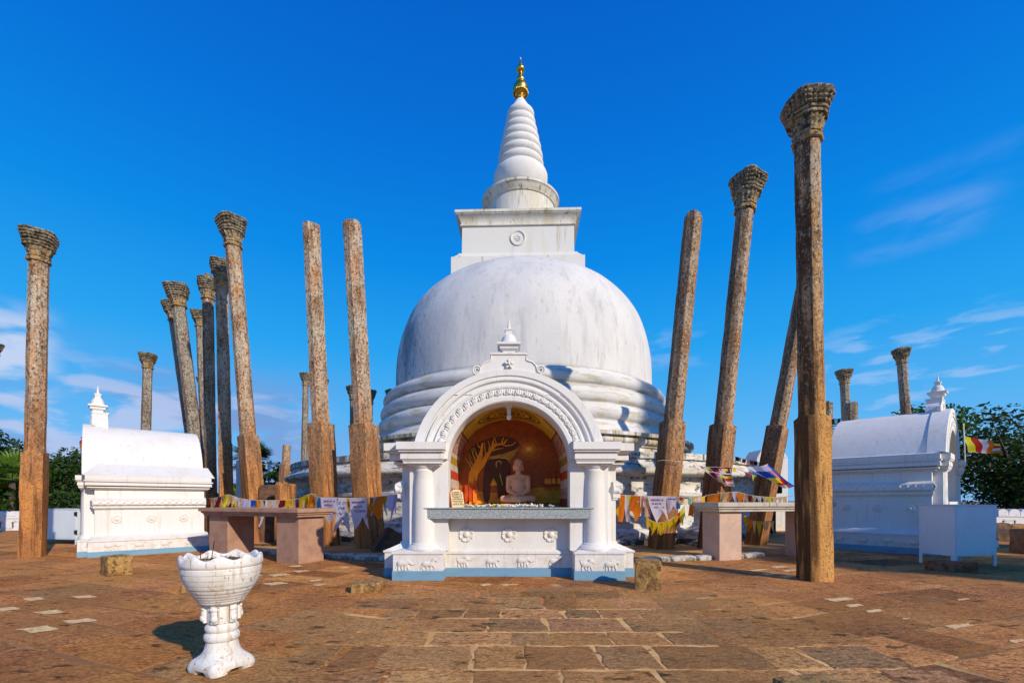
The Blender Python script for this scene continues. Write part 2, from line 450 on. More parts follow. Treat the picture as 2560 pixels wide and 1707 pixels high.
g = MB()       # mortar bed of the terrace, gently uneven
nx, ny = 150, 90
vs = []; fs = []
for j in range(ny+1):
    for i in range(nx+1):
        x = -22+44*i/nx; y = -3+26*j/ny
        vs.append((x, y, -0.0024+0.0006*nz((x, y, 0), 0.9)))
for j in range(ny):
    for i in range(nx):
        a = j*(nx+1)+i
        fs.append((a, a+1, a+nx+2, a+nx+1))
g.add(vs, fs)
tag(g.build('terrace_floor', M_mortar), kind='structure')

def zone(x, y):
    # path of grey slabs in front of the shrine
    xl = -1.40-0.03*(3-y); xr = 2.75-0.16*y+0.25
    if xl < x < xr and y < 4.85: return 'path'
    return 'left' if x < 0.3 else 'right'
g = MB(); g.c = []
def slab(quad, col, hgt, inset, zt, sub=2):
    # irregular slab: jittered outline, bevelled rim
    pts = []
    for k in range(4):
        a = Vector(quad[k]); b = Vector(quad[(k+1) % 4])
        n = 4
        for i in range(n):
            p = a.lerp(b, i/n)
            j = 0.016 if i else 0.010
            pts.append(Vector((p.x+rng.uniform(-j, j), p.y+rng.uniform(-j, j))))
    c = sum(pts, Vector((0, 0)))/len(pts)
    tx, ty = rng.uniform(-0.0012, 0.0012), rng.uniform(-0.0012, 0.0012)
    n = len(pts)
    vs = []
    for sc, z in ((1.0, -0.03), (1.0, zt-0.003), (1-inset*1.0, zt)):
        for p in pts:
            q = c+(p-c)*sc
            zz = z if z < -0.02 else z+tx*(q.x-c.x)+ty*(q.y-c.y)+0.0005*rng.uniform(-1, 1)
            vs.append((q.x, q.y, zz))
    fs = []
    for L in range(2):
        for i in range(n):
            j = (i+1) % n
            fs.append((L*n+i, L*n+j, (L+1)*n+j, (L+1)*n+i))
    fs.append(tuple(2*n+i for i in range(n)))
    g.add(vs, fs)
    g.c.extend([(*col, 1)]*len(vs))
PAL = dict(path=[(0.80, 0.43, 0.175), (0.86, 0.45, 0.19), (0.70, 0.41, 0.18), (0.88, 0.49, 0.19), (0.76, 0.40, 0.19), (0.64, 0.39, 0.19)],
           left=[(0.92, 0.39, 0.115), (0.86, 0.35, 0.115), (0.94, 0.44, 0.135), (0.74, 0.33, 0.115), (0.90, 0.39, 0.145)],
           right=[(0.84, 0.38, 0.14), (0.70, 0.34, 0.14), (0.90, 0.43, 0.16), (0.62, 0.31, 0.14), (0.82, 0.37, 0.14)])
def lay(zn, ang, x0, x1, y0, y1, rowh, sw, gap, zt):
    ca, sa = math.cos(ang), math.sin(ang)
    y = y0
    while y < y1:
        hh = rowh*rng.uniform(0.75, 1.25)
        x = x0+rng.uniform(-0.3, 0)
        while x < x1:
            ww = sw*rng.uniform(0.6, 1.5)
            gp = gap*rng.uniform(0.5, 1.5)
            sk = rng.uniform(-0.04, 0.04)
            g2 = gap*rng.uniform(0.6, 1.6)
            q = [(x+gp, y+g2+rng.uniform(-.004, .012)), (x+ww-gp*.5, y+g2+rng.uniform(-.004, .012)), (x+ww+sk-gp*.5, y+hh-g2*.5+rng.uniform(-.012, .004)), (x+gp+sk*rng.uniform(0, 1), y+hh-g2*.5+rng.uniform(-.012, .004))]
            q = [(p[0]*ca-p[1]*sa, p[0]*sa+p[1]*ca) for p in q]
            cx = sum(p[0] for p in q)/4; cy = sum(p[1] for p in q)/4
            x += ww
            zc_ = zone(cx, cy)
            if zn != 'path' and zc_ == 'path': zc_ = zn if (zone(cx-0.75, cy) != 'path' or zone(cx+0.75, cy) != 'path' or cy > 4.2) and (cx < 0.3) == (zn == 'left') else zc_
            if cy < 0.9 or zc_ != zn: continue
            if abs(cx) > 1.35*cy+2.5: continue
            if math.hypot(cx-SX, cy-SY) < 10.75: continue
            if cy > 16: continue
            c = rng.choice(PAL[zn])
            k = rng.uniform(0.74, 1.12)
            if rng.random() < 0.05: k *= 0.7
            if zn != 'path' and rng.random() < 0.02: c = (0.90, 0.50, 0.20)
            slab(q, tuple(v*k for v in c), 0.03, 0.05, zt+rng.uniform(-0.0004, 0.0004))
        y += hh
lay('path', 0.0, -2.2, 3.6, 0.9, 5.2, 0.42, 0.44, 0.015, 0.0028)
lay('left', math.radians(-22), -26, 8, -3, 18, 0.50, 0.74, 0.008, 0.0004)
lay('right', math.radians(19), -8, 26, -8, 16, 0.50, 0.74, 0.009, 0.0008)
tag(g.build('paving', M_slab, recalc=False), kind='structure')

# pale replacement stones set in the floor (flush patches)
g = MB(); g.c = []
patches = [(88,1497,60,10),(210,1492,74,9),(125,1530,80,12),(20,1522,60,12),(95,1573,110,20),(200,1552,95,14),(700,1437,60,8),(755,1428,50,6),(690,1459,70,9),(790,1451,46,6),(800,1462,40,6),(640,1440,40,6),(860,1418,30,5),
           (1895,1425,50,7),(1950,1417,46,6),(1925,1434,50,6),(1975,1426,44,6),(1970,1441,40,6),(2100,1498,82,11),(2135,1513,50,10),(2185,1527,46,10),(2265,1546,25,5),(2400,1565,80,14),(2410,1498,40,6),(2545,1602,40,12),(1215,1462,34,7),(1275,1462,60,4),(740,1415,40,5),(1880,1390,44,5),(1645,1391,60,5)]
for (px, py, w, h) in patches:
    a = [G(px-w/2, py+rng.uniform(-1, 1)), G(px-w*0.2, py+h/2), G(px+w/2, py+rng.uniform(-2, 1)), G(px+w*0.2, py-h/2)]
    n = []
    for k in range(4):
        for i in range(3):
            p = a[k].lerp(a[(k+1) % 4], i/3); c = rng.uniform(-.012, .012)
            n.append((p.x+c, p.y+rng.uniform(-.012, .012), 0.004))
    g.add(n, [tuple(range(len(n)))[::-1]])
    g.c.extend([(0.62, 0.50, 0.36, 1)]*len(n))
M_patch = mat('pale_patch_stone', (0.84, 0.58, 0.28), [dict(c=(0.50, 0.29, 0.11), s=22, lo=0.48, hi=0.6, f=0.75, d=9)], coord='World', bump=[(50, 0.6, 0.01)])
tag(g.build('pale_floor_patches', M_patch), kind='structure')

g = MB()       # sand floor inside the kerb ring
prof = []
vs = []; fs = []
NR = 96
for j, r in enumerate((7.5, 9.0, 9.8, 10.4, 10.62)):
    for i in range(NR):
        a = 2*PI*i/NR
        z = 0.03 if r < 10.6 else -0.03
        vs.append((SX+r*math.cos(a), SY+r*math.sin(a), z+(0.012*nz((r*math.cos(a), r*math.sin(a), 0), 1.3) if r < 10.6 else 0)))
for j in range(4):
    for i in range(NR):
        k = (i+1) % NR
        fs.append((j*NR+i, j*NR+k, (j+1)*NR+k, (j+1)*NR+i))
g.add(vs, fs)
tag(g.build('sand_floor', M_sand, smooth=True), kind='structure')

# ================================================================ kerb stones
M_kerb = mat('whitewashed_kerb', (0.55, 0.53, 0.50), [dict(c=(0.12, 0.10, 0.08), s=9, lo=0.5, hi=0.62, f=0.85), dict(c=(0.30, 0.2, 0.11), s=4, lo=0.5, hi=0.65, f=0.7)], bump=[(20, 0.7, 0.02)])
def rough_block(mb, sx, sy, sz, amp=0.02, seg=5, seed=0.0, rnd=0.12, M=None):
    # box with rounded, broken edges
    n = seg
    idx = {}; vs = []; fs = []
    def vert(i, j, k):
        key = (i, j, k)
        if key not in idx:
            p = Vector((i/n*2-1, j/n*2-1, k/n*2-1))
            q = Vector([math.copysign(max(0, abs(c)-(1-rnd)), c) for c in p])
            L = q.length
            if L > rnd*1.0:
                p = p-q+q*(rnd/L)
            p = Vector((p.x*sx/2, p.y*sy/2, (p.z+1)*sz/2))
            d = Vector((nz(p, 4.0, seed), nz(p, 4.0, seed+9), nz(p, 4.0, seed+20)))*amp
            d += Vector((nz(p, 13, seed), nz(p, 13, seed+7), nz(p, 13, seed+3)))*amp*0.5
            idx[key] = len(vs); vs.append(p+d)
        return idx[key]
    for a in range(n):
        for b in range(n):
            for s_ in (0, n):
                fs.append((vert(s_, a, b), vert(s_, a+1, b), vert(s_, a+1, b+1), vert(s_, a, b+1)))
                fs.append((vert(a, s_, b), vert(a+1, s_, b), vert(a+1, s_, b+1), vert(a, s_, b+1)))
                fs.append((vert(a, b, s_), vert(a+1, b, s_), vert(a+1, b+1, s_), vert(a, b+1, s_)))
    mb.add(vs, fs, 0, M)
kmeshes = []
for k in range(3):
    m_ = MB(); rough_block(m_, 0.46, 0.17, 0.10, 0.012, 6, 3.0*k, 0.5)
    kmeshes.append(m_)
kobj = []
klabels = {}
kn = 0
def kerb(ang, label, group):
    global kn
    x = SX+10.68*math.sin(ang); y = SY-10.68*math.cos(ang)
    if kn < 3:
        o = kmeshes[kn].build('kerb_stone', M_kerb, smooth=50); kobj.append(o)
    else:
        o = kobj[kn % 3].copy(); COL.objects.link(o)
    kn += 1
    o.location = (x, y, -0.02); o.rotation_euler = (0, 0, ang)
    tag(o, label, 'kerb stone', group)
for i, lb in enumerate(['whitewashed kerb stone next to the left shrine plinth', 'whitewashed kerb stone second from the front shrine plinth, before the tilted block',
        'whitewashed kerb stone third from the front shrine plinth, before the bare square pillar', 'whitewashed kerb stone just right of the near leg of the brown stone table',
        'mossy kerb stone behind the near leg of the brown stone table', 'mossy kerb stone seen between the two legs of the brown stone table, right one', 'mossy kerb stone seen between the two legs of the brown stone table, left one']):
    kerb(math.radians(-13.2-2.55*i), lb.replace('next to the left shrine plinth', 'touching the left side of the front shrine plinth'), 'kerb stones round the sandy ring on the left')
for i, lb in enumerate(['low pale kerb stone just right of the front shrine plinth', 'low pale kerb stone behind the square stone block right of the shrine',
        'low pale kerb stone before the leaning broken pillar right of the shrine', 'low pale kerb stone left of the pale stone table leg', 'low pale kerb stone under the pale stone table']):
    kerb(math.radians(10.4+2.6*i), lb, 'kerb stones round the sandy ring on the right')

# ================================================================ STUPA
stu = empty('stupa', (SX, SY, 0), 0, 'huge white bell shaped dome with ringed spire and gold pinnacle', 'stupa')
def lathe_part(name, prof, m, n=160, smooth=35, ox=0.0, amp=0.0):
    mb = MB()
    fn = None
    if amp:
        fn = lambda r, z, a: (r+amp*nz((r*math.cos(a), r*math.sin(a), z), 0.9), z+amp*0.5*nz((r*math.cos(a), r*math.sin(a), z), 1.7, 5))
    mb.lathe(prof, n, fn=fn, cx=ox)
    return mb.build(name, m, stu, smooth=smooth)
def arcp(cx, cz, r, a0, a1, n, sy=1.0):
    return [(cx+r*math.cos(math.radians(a0+(a1-a0)*i/n)), cz+r*sy*math.sin(math.radians(a0+(a1-a0)*i/n))) for i in range(n+1)]
lathe_part('terrace', [(8.52, -0.1), (8.52, 0.15), (8.40, 0.16), (8.40, 0.22)]+arcp(8.30, 0.26, 0.10, -30, 60, 4)+[(8.25, 0.38), (8.24, 0.48), (8.14, 0.50), (8.12, 0.60), (8.12, 0.80), (8.11, 1.09), (8.22, 1.10), (8.23, 1.18),
     (8.14, 1.20), (8.13, 1.40), (8.14, 1.56), (8.32, 1.58)]+arcp(8.38, 1.655, 0.075, -80, 80, 6)+[(8.34, 1.75), (8.32, 1.78), (8.22, 1.93), (8.29, 1.94), (8.29, 2.08), (7.0, 2.09), (5.0, 2.1)], M_terrace, amp=0.03)
lathe_part('lower_drum', [(6.0, 2.05), (6.0, 2.50), (6.06, 2.51), (6.06, 2.56)]+arcp(6.08, 2.66, 0.10, -80, 70, 6)+[(6.17, 2.77), (6.27, 2.775), (6.27, 2.87), (5.8, 2.88), (5.0, 2.9)], M_lip, amp=0.015)
rp = [(5.70, 2.86), (5.55, 3.10), (5.42, 3.26), (5.40, 3.32)]
for rr, zc, hh in ((5.52, 3.56, 0.23), (5.43, 4.06, 0.23), (5.33, 4.55, 0.20)):
    rp += [(rr-0.14, zc-hh-0.01)]+arcp(rr-0.17, zc, 0.17, -75, 75, 8, hh/0.17*0.95)+[(rr-0.14, zc+hh+0.01)]
rp += [(5.08, 4.78), (5.02, 4.80), (4.98, 4.84), (4.97, 4.88), (4.88, 4.90), (4.5, 4.9)]
lathe_part('ring_mouldings', rp, M_ring, amp=0.012)
R0, h0, p0, q0 = 4.87, 4.70, 2.8, 2.6
dp = [(4.86, 4.86)]
for i in range(1, 60):
    t = math.sin(i/60*PI/2)
    dp.append((R0*(1-t**p0)**(1/q0), 4.88+h0*t))
dp.append((0.05, 4.88+h0))
lathe_part('dome', dp, M_dome, n=192, smooth=True, amp=0.02)
bx = empty('box_pivot', (0, 0, 0))
bpy.data.objects.remove(bx)
Mr = Matrix.Translation((-0.17, 0, 0)) @ Matrix.Rotation(math.radians(-1.8), 4, 'Z')
mb = MB()
def sqstack(mb, prof, M=None, m=0):
    n = len(prof)
    vs = []; fs = []
    for a, z in prof:
        vs += [(-a, -a, z), (a, -a, z), (a, a, z), (-a, a, z)]
    for j in range(n-1):
        for i in range(4):
            k = (i+1) % 4
            fs.append((j*4+i, j*4+k, j*4+4+k, j*4+4+i))
    fs.append((3, 2, 1, 0)); fs.append(tuple(4*(n-1)+i for i in range(4)))
    mb.add(vs, fs, m, M)
sqstack(mb, [(2.31, 8.3), (2.31, 9.42), (2.24, 9.43), (2.20, 9.50), (2.10, 9.60), (2.07, 9.66), (1.98, 9.68), (1.97, 10.66)], Mr)
mb.build('square_box', M_upper, stu, smooth=30)
mb = MB()
sqstack(mb, [(1.99, 10.655), (2.03, 10.66), (2.03, 10.70), (2.00, 10.71), (2.0, 10.76), (2.02, 10.84), (2.07, 10.92), (2.15, 10.99), (2.17, 11.0), (2.17, 11.03), (2.20, 11.035), (2.20, 11.12), (1.5, 11.14)], Mr)
mb.build('box_cornice', M_cornice, stu, smooth=25)
mb = MB()      # round emblem on the box front
Mm = Mr @ Matrix.Translation((-0.0, -1.97, 10.22)) @ Matrix.Rotation(PI/2, 4, 'X')
mb.lathe([(0.20, 0.0), (0.21, 0.02), (0.235, 0.05), (0.26, 0.05), (0.275, 0.02), (0.275, -0.01)], 32, M=Mm, cap=False)
mb.lathe([(0.21, -0.01), (0.21, 0.012), (0.02, 0.014)], 32, M=Mm)
for (a, b, c, d) in ((-.09, .05, -.08, -.02), (-.08, -.02, -.02, -.04), (-.02, .07, .04, .06), (.04, .06, .09, .0), (.02, -.01, .08, -.06), (-.05, -.08, .05, -.09)):
    mb.cap((a, b, 0.02), (c, d, 0.02), 0.018, 0.014, M=Mm)
mb.build('round_emblem', M_upper, stu, smooth=40)
lathe_part('upper_drum', [(1.33, 11.1), (1.325, 12.38), (1.37, 12.39), (1.38, 12.42), (1.41, 12.45), (1.45, 12.55), (1.50, 12.62), (1.52, 12.63), (1.52, 12.71), (1.1, 12.73), (0.5, 12.73)], M_cornice, n=96, ox=-0.10)
sp = [(0.84, 12.70), (0.86, 13.14), (0.89, 13.16), (0.92, 13.20), (0.97, 13.28), (1.03, 13.42), (1.06, 13.58), (1.06, 13.72), (1.03, 13.80), (0.97, 13.86), (0.92, 13.88), (0.90, 13.94)]
rings = [(0.90, 14.16), (0.865, 14.50), (0.80, 14.85), (0.725, 15.19), (0.655, 15.52), (0.58, 15.85), (0.53, 16.18)]
for i, (rr, zc) in enumerate(rings):
    sp += [(rr-0.10, zc-0.174), (rr-0.10, zc-0.166)]+arcp(rr-0.14, zc, 0.15, -78, 78, 9, 1.06)
sp += [(0.42, 16.36), (0.36, 16.45), (0.30, 16.55), (0.22, 16.68), (0.16, 16.78)]
lathe_part('ringed_spire', sp, M_white, n=96, ox=-0.10)
pn = lathe_part('gold_pinnacle', [(0.16, 16.76), (0.155, 16.84), (0.19, 16.86), (0.18, 16.92), (0.165, 16.96), (0.20, 17.02), (0.26, 17.06), (0.29, 17.15), (0.295, 17.25), (0.27, 17.36), (0.20, 17.46), (0.16, 17.50), (0.18, 17.53), (0.18, 17.56), (0.15, 17.58), (0.155, 17.62),
     (0.13, 17.66), (0.08, 17.86), (0.08, 17.88), (0.13, 17.92), (0.17, 17.98), (0.17, 18.04), (0.12, 18.10), (0.09, 18.12), (0.085, 18.18), (0.05, 18.26), (0.025, 18.38), (0.02, 18.42)], M_gold, n=48, smooth=50, ox=-0.10)
mb = MB()
for i in range(28):
    a = 2*PI*i/28
    mb.ell((0.285*math.cos(a)-0.10, 0.285*math.sin(a), 17.07), (0.03, 0.03, 0.045), 6, 4)
o_ = mb.build('petal_collar', M_gold, pn, smooth=True)
mb = MB(); mb.lathe([(0.02, 18.40), (0.028, 18.43), (0.004, 18.50)], 10, cx=-0.10)
mb.build('crystal_tip', M_crystal, pn, smooth=True)

# ================================================================ PILLARS
def oct_r(phi, w):
    t = (phi+math.radians(22.5)) % math.radians(45) - math.radians(22.5)
    return (w/2)/math.cos(t)
def sq_r(phi, w):
    return (w/2)/max(abs(math.cos(phi)), abs(math.sin(phi)))
def shaft_mesh(w, bw, hgt, hstep, rot, seed, brk=False):
    mb = MB()
    N = 32
    zs = [-0.15]
    z = 0.0
    nst = max(6, int(hgt/0.11))
    zs += [hgt*i/nst for i in range(nst+1)]
    if hstep:
        zs = [q for q in zs if abs(q-hstep) > 0.06]+[hstep-0.02, hstep+0.015]
        zs.sort()
    vs = []; fs = []
    for j, z in enumerate(zs):
        for i in range(N):
            a = 2*PI*i/N
            wt_ = w*(1.0-0.05*z/max(hgt, 1))
            if hstep and z < hstep:
                # chamfered corners broken unevenly
                r = min(sq_r(a, bw), bw*0.695+0.012*nz((i, z*2, seed), 1.0))
            else:
                r = oct_r(a, wt_)
            if hstep and z <= hstep-0.015 and z > hstep-0.05: r *= 0.995
            x = r*math.cos(a); y = r*math.sin(a)
            d = 0.007*nz((x, y, z), 2.2, seed)+0.0035*nz((x, y, z), 11.0, seed)
            x += d*math.cos(a); y += d*math.sin(a)
            zz = z
            if j == len(zs)-1:
                zz = z+(0.09 if brk else 0.02)*nz((x, y, 0), 5.0, seed)
            vs.append((x, y, zz))
    n = len(zs)
    for j in range(n-1):
        for i in range(N):
            k = (i+1) % N
            fs.append((j*N+i, j*N+k, (j+1)*N+k, (j+1)*N+i))
    b = len(vs)
    for sc_, dz in ((0.93, 0.018), (0.5, 0.03)):
        for i in range(N):
            p = vs[(n-1)*N+i]
            vs.append((p[0]*sc_, p[1]*sc_, p[2]*(1.0)+dz+0.02*nz(p, 9, seed)))
    for L in range(2):
        o0 = (n-1+L)*N; o1 = (n+L)*N
        for i in range(N):
            k = (i+1) % N
            fs.append((o0+i, o0+k, o1+k, o1+i))
    fs.append(tuple((n+1)*N+i for i in range(N)))
    mb.add(vs, fs, 0, Matrix.Rotation(rot, 4, 'Z'))
    return mb
def capital_mesh(w, hc, rot, seed, knob=True):
    # w = shaft width; octagonal bell under a broad carved block
    mb = MB(); N = 96
    s = w/2
    prof = [(0.00, 1.00, 0), (0.02, 1.16, 0), (0.05, 1.20, 0), (0.09, 1.18, 0), (0.10, 1.04, 0), (0.15, 1.02, 0), (0.16, 1.12, 0), (0.20, 1.14, 0), (0.21, 1.04, 0), (0.25, 1.04, 1), (0.32, 1.12, 1), (0.40, 1.24, 1), (0.46, 1.34, 1), (0.475, 1.36, 0),
            (0.48, 1.54, 0), (0.53, 1.57, 0), (0.54, 1.46, 0), (0.56, 1.46, 0), (0.57, 1.60, 0), (0.61, 1.64, 0), (0.62, 1.52, 0), (0.65, 1.54, 2), (0.68, 1.62, 2), (0.71, 1.66, 2), (0.74, 1.66, 2), (0.77, 1.72, 2), (0.80, 1.76, 2), (0.83, 1.76, 2), (0.86, 1.82, 2), (0.89, 1.86, 2), (0.92, 1.86, 2), (0.96, 1.90, 3), (1.0, 1.84, 3)]
    vs = []; fs = []
    for j, (tz, rr, kind) in enumerate(prof):
        for i in range(N):
            a = 2*PI*i/N
            q = min(1.0, max(0.0, (tz-0.45)/0.4))
            r = (oct_r(a, 2*s)*(1-q)+min(sq_r(a, 2*s*0.92), 2*s*0.55)*q)*rr
            d = 0
            if kind == 1: d = 0.05*s*math.cos(a*16)
            if kind == 2:
                d = 0.09*s*(1 if (i % 4 < 3 and j % 3) else -1.3)
            x, y = r*math.cos(a), r*math.sin(a)
            z = tz*hc
            d += 0.035*s*nz((x, y, z), 8, seed)*2+0.05*s*nz((x, y, z), 21, seed)
            x += d*math.cos(a); y += d*math.sin(a)
            if kind == 3: z += 0.16*s*nz((x, y, 0), 6, seed)
            vs.append((x, y, z))
    n = len(prof)
    for j in range(n-1):
        for i in range(N):
            k = (i+1) % N
            fs.append((j*N+i, j*N+k, (j+1)*N+k, (j+1)*N+i))
    for L, (sc_, dz) in enumerate(((0.8, 0.10), (0.45, 0.14))):
        for i in range(N):
            p = vs[(n-1)*N+i]
            vs.append((p[0]*sc_, p[1]*sc_, hc+dz*s+0.12*s*nz((p[0], p[1], L), 9, seed)))
        o0 = (n-1+L)*N; o1 = (n+L)*N
        for i in range(N):
            k = (i+1) % N
            fs.append((o0+i, o0+k, o1+k, o1+i))
    fs.append(tuple((n+1)*N+i for i in range(N)))
    M = Matrix.Rotation(rot, 4, 'Z')
    mb.add(vs, fs, 0, M)
    if knob:
        rr = 0.62*s
        mb.lathe([(rr*1.05, hc-0.05*s), (rr, hc+0.30*s), (rr*0.85, hc+0.36*s), (rr*0.3, hc+0.38*s)], 14, M=M, fn=lambda r, z, a: (r*(1+0.1*nz((math.cos(a), math.sin(a), z), 2, seed)), z))
    return mb
# (label, depth, base px x, top px (x, y), step px y or None, shaft width px, base/shaft ratio, capital height factor (0 none), rot deg or None, material, knob)
G_IN = 'tall stone pillars of the inner ring'
G_OUT = 'stone pillars of the outer rings'
PIL = [
 ('tall orange capped pillar standing alone at the left edge of the terrace', 8.07, 82, (99, 562), 1130, 57, 1.10, 2.05, 30.5, 0, 0),
 ('capped pillar leaning left behind the brown stone table, its capital the highest of the left cluster', 10.6, 642, (577, 528), 1088, 41, 1.10, 2.2, None, 0, 1),
 ('bare topped pillar without capital, left one of the pair left of the dome', 9.81, 816, (778, 553), 1058, 47, 1.13, 0, None, 0, 0),
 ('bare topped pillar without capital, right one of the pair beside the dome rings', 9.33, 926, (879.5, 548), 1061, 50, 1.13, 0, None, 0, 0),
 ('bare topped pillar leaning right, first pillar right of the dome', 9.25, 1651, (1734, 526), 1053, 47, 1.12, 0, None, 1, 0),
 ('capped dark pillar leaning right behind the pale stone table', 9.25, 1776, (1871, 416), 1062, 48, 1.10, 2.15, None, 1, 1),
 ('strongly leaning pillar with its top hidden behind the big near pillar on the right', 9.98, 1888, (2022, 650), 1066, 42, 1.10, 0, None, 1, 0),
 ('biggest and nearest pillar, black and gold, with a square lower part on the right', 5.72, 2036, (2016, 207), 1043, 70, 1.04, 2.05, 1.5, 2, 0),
 ('capped leaning pillar third from the right edge of the left cluster, grey knobbed top in front of a darker one', 13.2, 519, (440, 702), None, 36, 1.0, 2.0, None, 3, 1),
 ('dark capped pillar leaning left, mostly hidden behind the leftmost leaning pillar of the left cluster', 14.3, 511, (431, 746), None, 31, 1.0, 2.0, None, 3, 0),
 ('upright dark pillar with a tall square knob on its capital in the left cluster', 12.9, 529, (519, 688), None, 32, 1.0, 2.0, None, 1, 2),
 ('upright pale pillar with a square lower part, half hidden behind the highest pillar of the left cluster', 11.8, 568, (553, 640), 1108, 35, 1.06, 2.1, None, 0, 0),
 ('thin capped pillar peeping out left of the dark upright pillar in the left cluster', 15.5, 524, (500, 770), None, 26, 1.0, 2.0, None, 3, 0),
 ('tiny capped pillar far behind the left cluster, only its rim showing', 17.3, 512, (504, 940), None, 15, 1.0, 1.9, None, 3, 0),
 ('smaller grey capped pillar rising behind the roof of the left shrine', 14.3, 358, (370, 878), None, 27, 1.0, 1.9, None, 3, 1),
 ('capital of a far pillar cut by the left edge of the photo', 13.4, -22, (-14, 852), None, 27, 1.0, 1.9, None, 3, 0),
 ('far grey capped pillar showing just left of the left bare topped pillar', 22, 757, (765, 929), None, 17, 1.0, 2.2, None, 3, 0),
 ('far capped pillar hidden behind the left bare topped pillar except its capital edge', 23.5, 806, (804, 942), None, 19, 1.0, 1.9, None, 3, 0),
 ('far dark capped pillar showing left of the right bare topped pillar', 24.5, 885, (885, 961), None, 21, 1.0, 1.9, None, 3, 0),
 ('far dark capped pillar showing right of the right bare topped pillar', 25.4, 925, (922, 971), None, 20, 1.0, 1.9, None, 3, 0),
 ('far dark capital peeping over the dome rings on the left', 26.5, 982, (980, 971), None, 18, 1.0, 1.9, None, 3, 0),
 ('short broken orange pillar stump behind the round white terrace on the left', 22, 707, (717, 1112), 1159, 22, 1.10, 0, None, 0, 0),
 ('grey capped pillar behind the right shrine roof, left one of the two capped', 16, 2128, (2109.5, 919), None, 25, 1.0, 1.9, None, 3, 1),
 ('broad broken grey pillar stump behind the left end of the right shrine roof', 14.5, 2123, (2126, 1001), None, 38, 1.0, 0, None, 3, 0),
 ('grey capped pillar behind the middle of the right shrine roof, right one of the two capped', 13.8, 2288, (2252, 865), None, 28, 1.0, 1.95, None, 3, 1),
 ('broken grey pillar stump half hidden behind the big near pillar on the right', 13, 2070, (2064, 1003), None, 40, 1.0, 0, None, 3, 0),
]
for i, (lab, d, bxp, (tx, ty), sty, wpx, br, ch, rot, mi, knob) in enumerate(PIL):
    X = (bxp-1280)/F*d
    Xt = (tx-1280)/F*d
    dist = math.hypot(X, d); cs = d/dist
    w = wpx/1.05*dist*cs*cs/F
    ztop = H+(Y0-ty)*(d-(0.80*w if ch else 0.4*w))/F
    hc = ch*w*0.98 if ch else 0
    dx = Xt-X
    L = math.hypot(dx, ztop)
    tilt = math.atan2(dx, ztop)
    if rot is None:
        rot = math.degrees(math.atan2(d-SY, X-SX))+rng.uniform(-8, 8)
    rot = math.radians(rot)
    hst = (H+(Y0-sty)*d/F)/math.cos(tilt) if sty else None
    hs = L-hc-(0.05*w if ch else 0.03)
    root = empty('stone_pillar', (X, d, 0), 0, lab, 'pillar', G_IN if i in (1, 2, 3, 4, 5, 6, 8, 9, 10, 11, 12) else G_OUT)
    root.rotation_euler = (0, tilt, 0)
    m_ = shaft_mesh(w, w*br, hs, hst, rot, 10.0+i*7.3, brk=not ch)
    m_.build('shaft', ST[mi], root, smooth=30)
    if ch:
        c_ = capital_mesh(w, hc, rot, 5.0+i*3.1, bool(knob))
        co = c_.build('capital', M_cap, root, smooth=35)
        co.location = (0, 0, hs-0.01)
        if knob == 2:
            k_ = MB(); rough_block(k_, w*0.55, w*0.55, w*0.55, 0.01, 4, 2.0)
            ko = k_.build('knob', M_cap, root, smooth=40); ko.location = (0, 0, hs+hc)
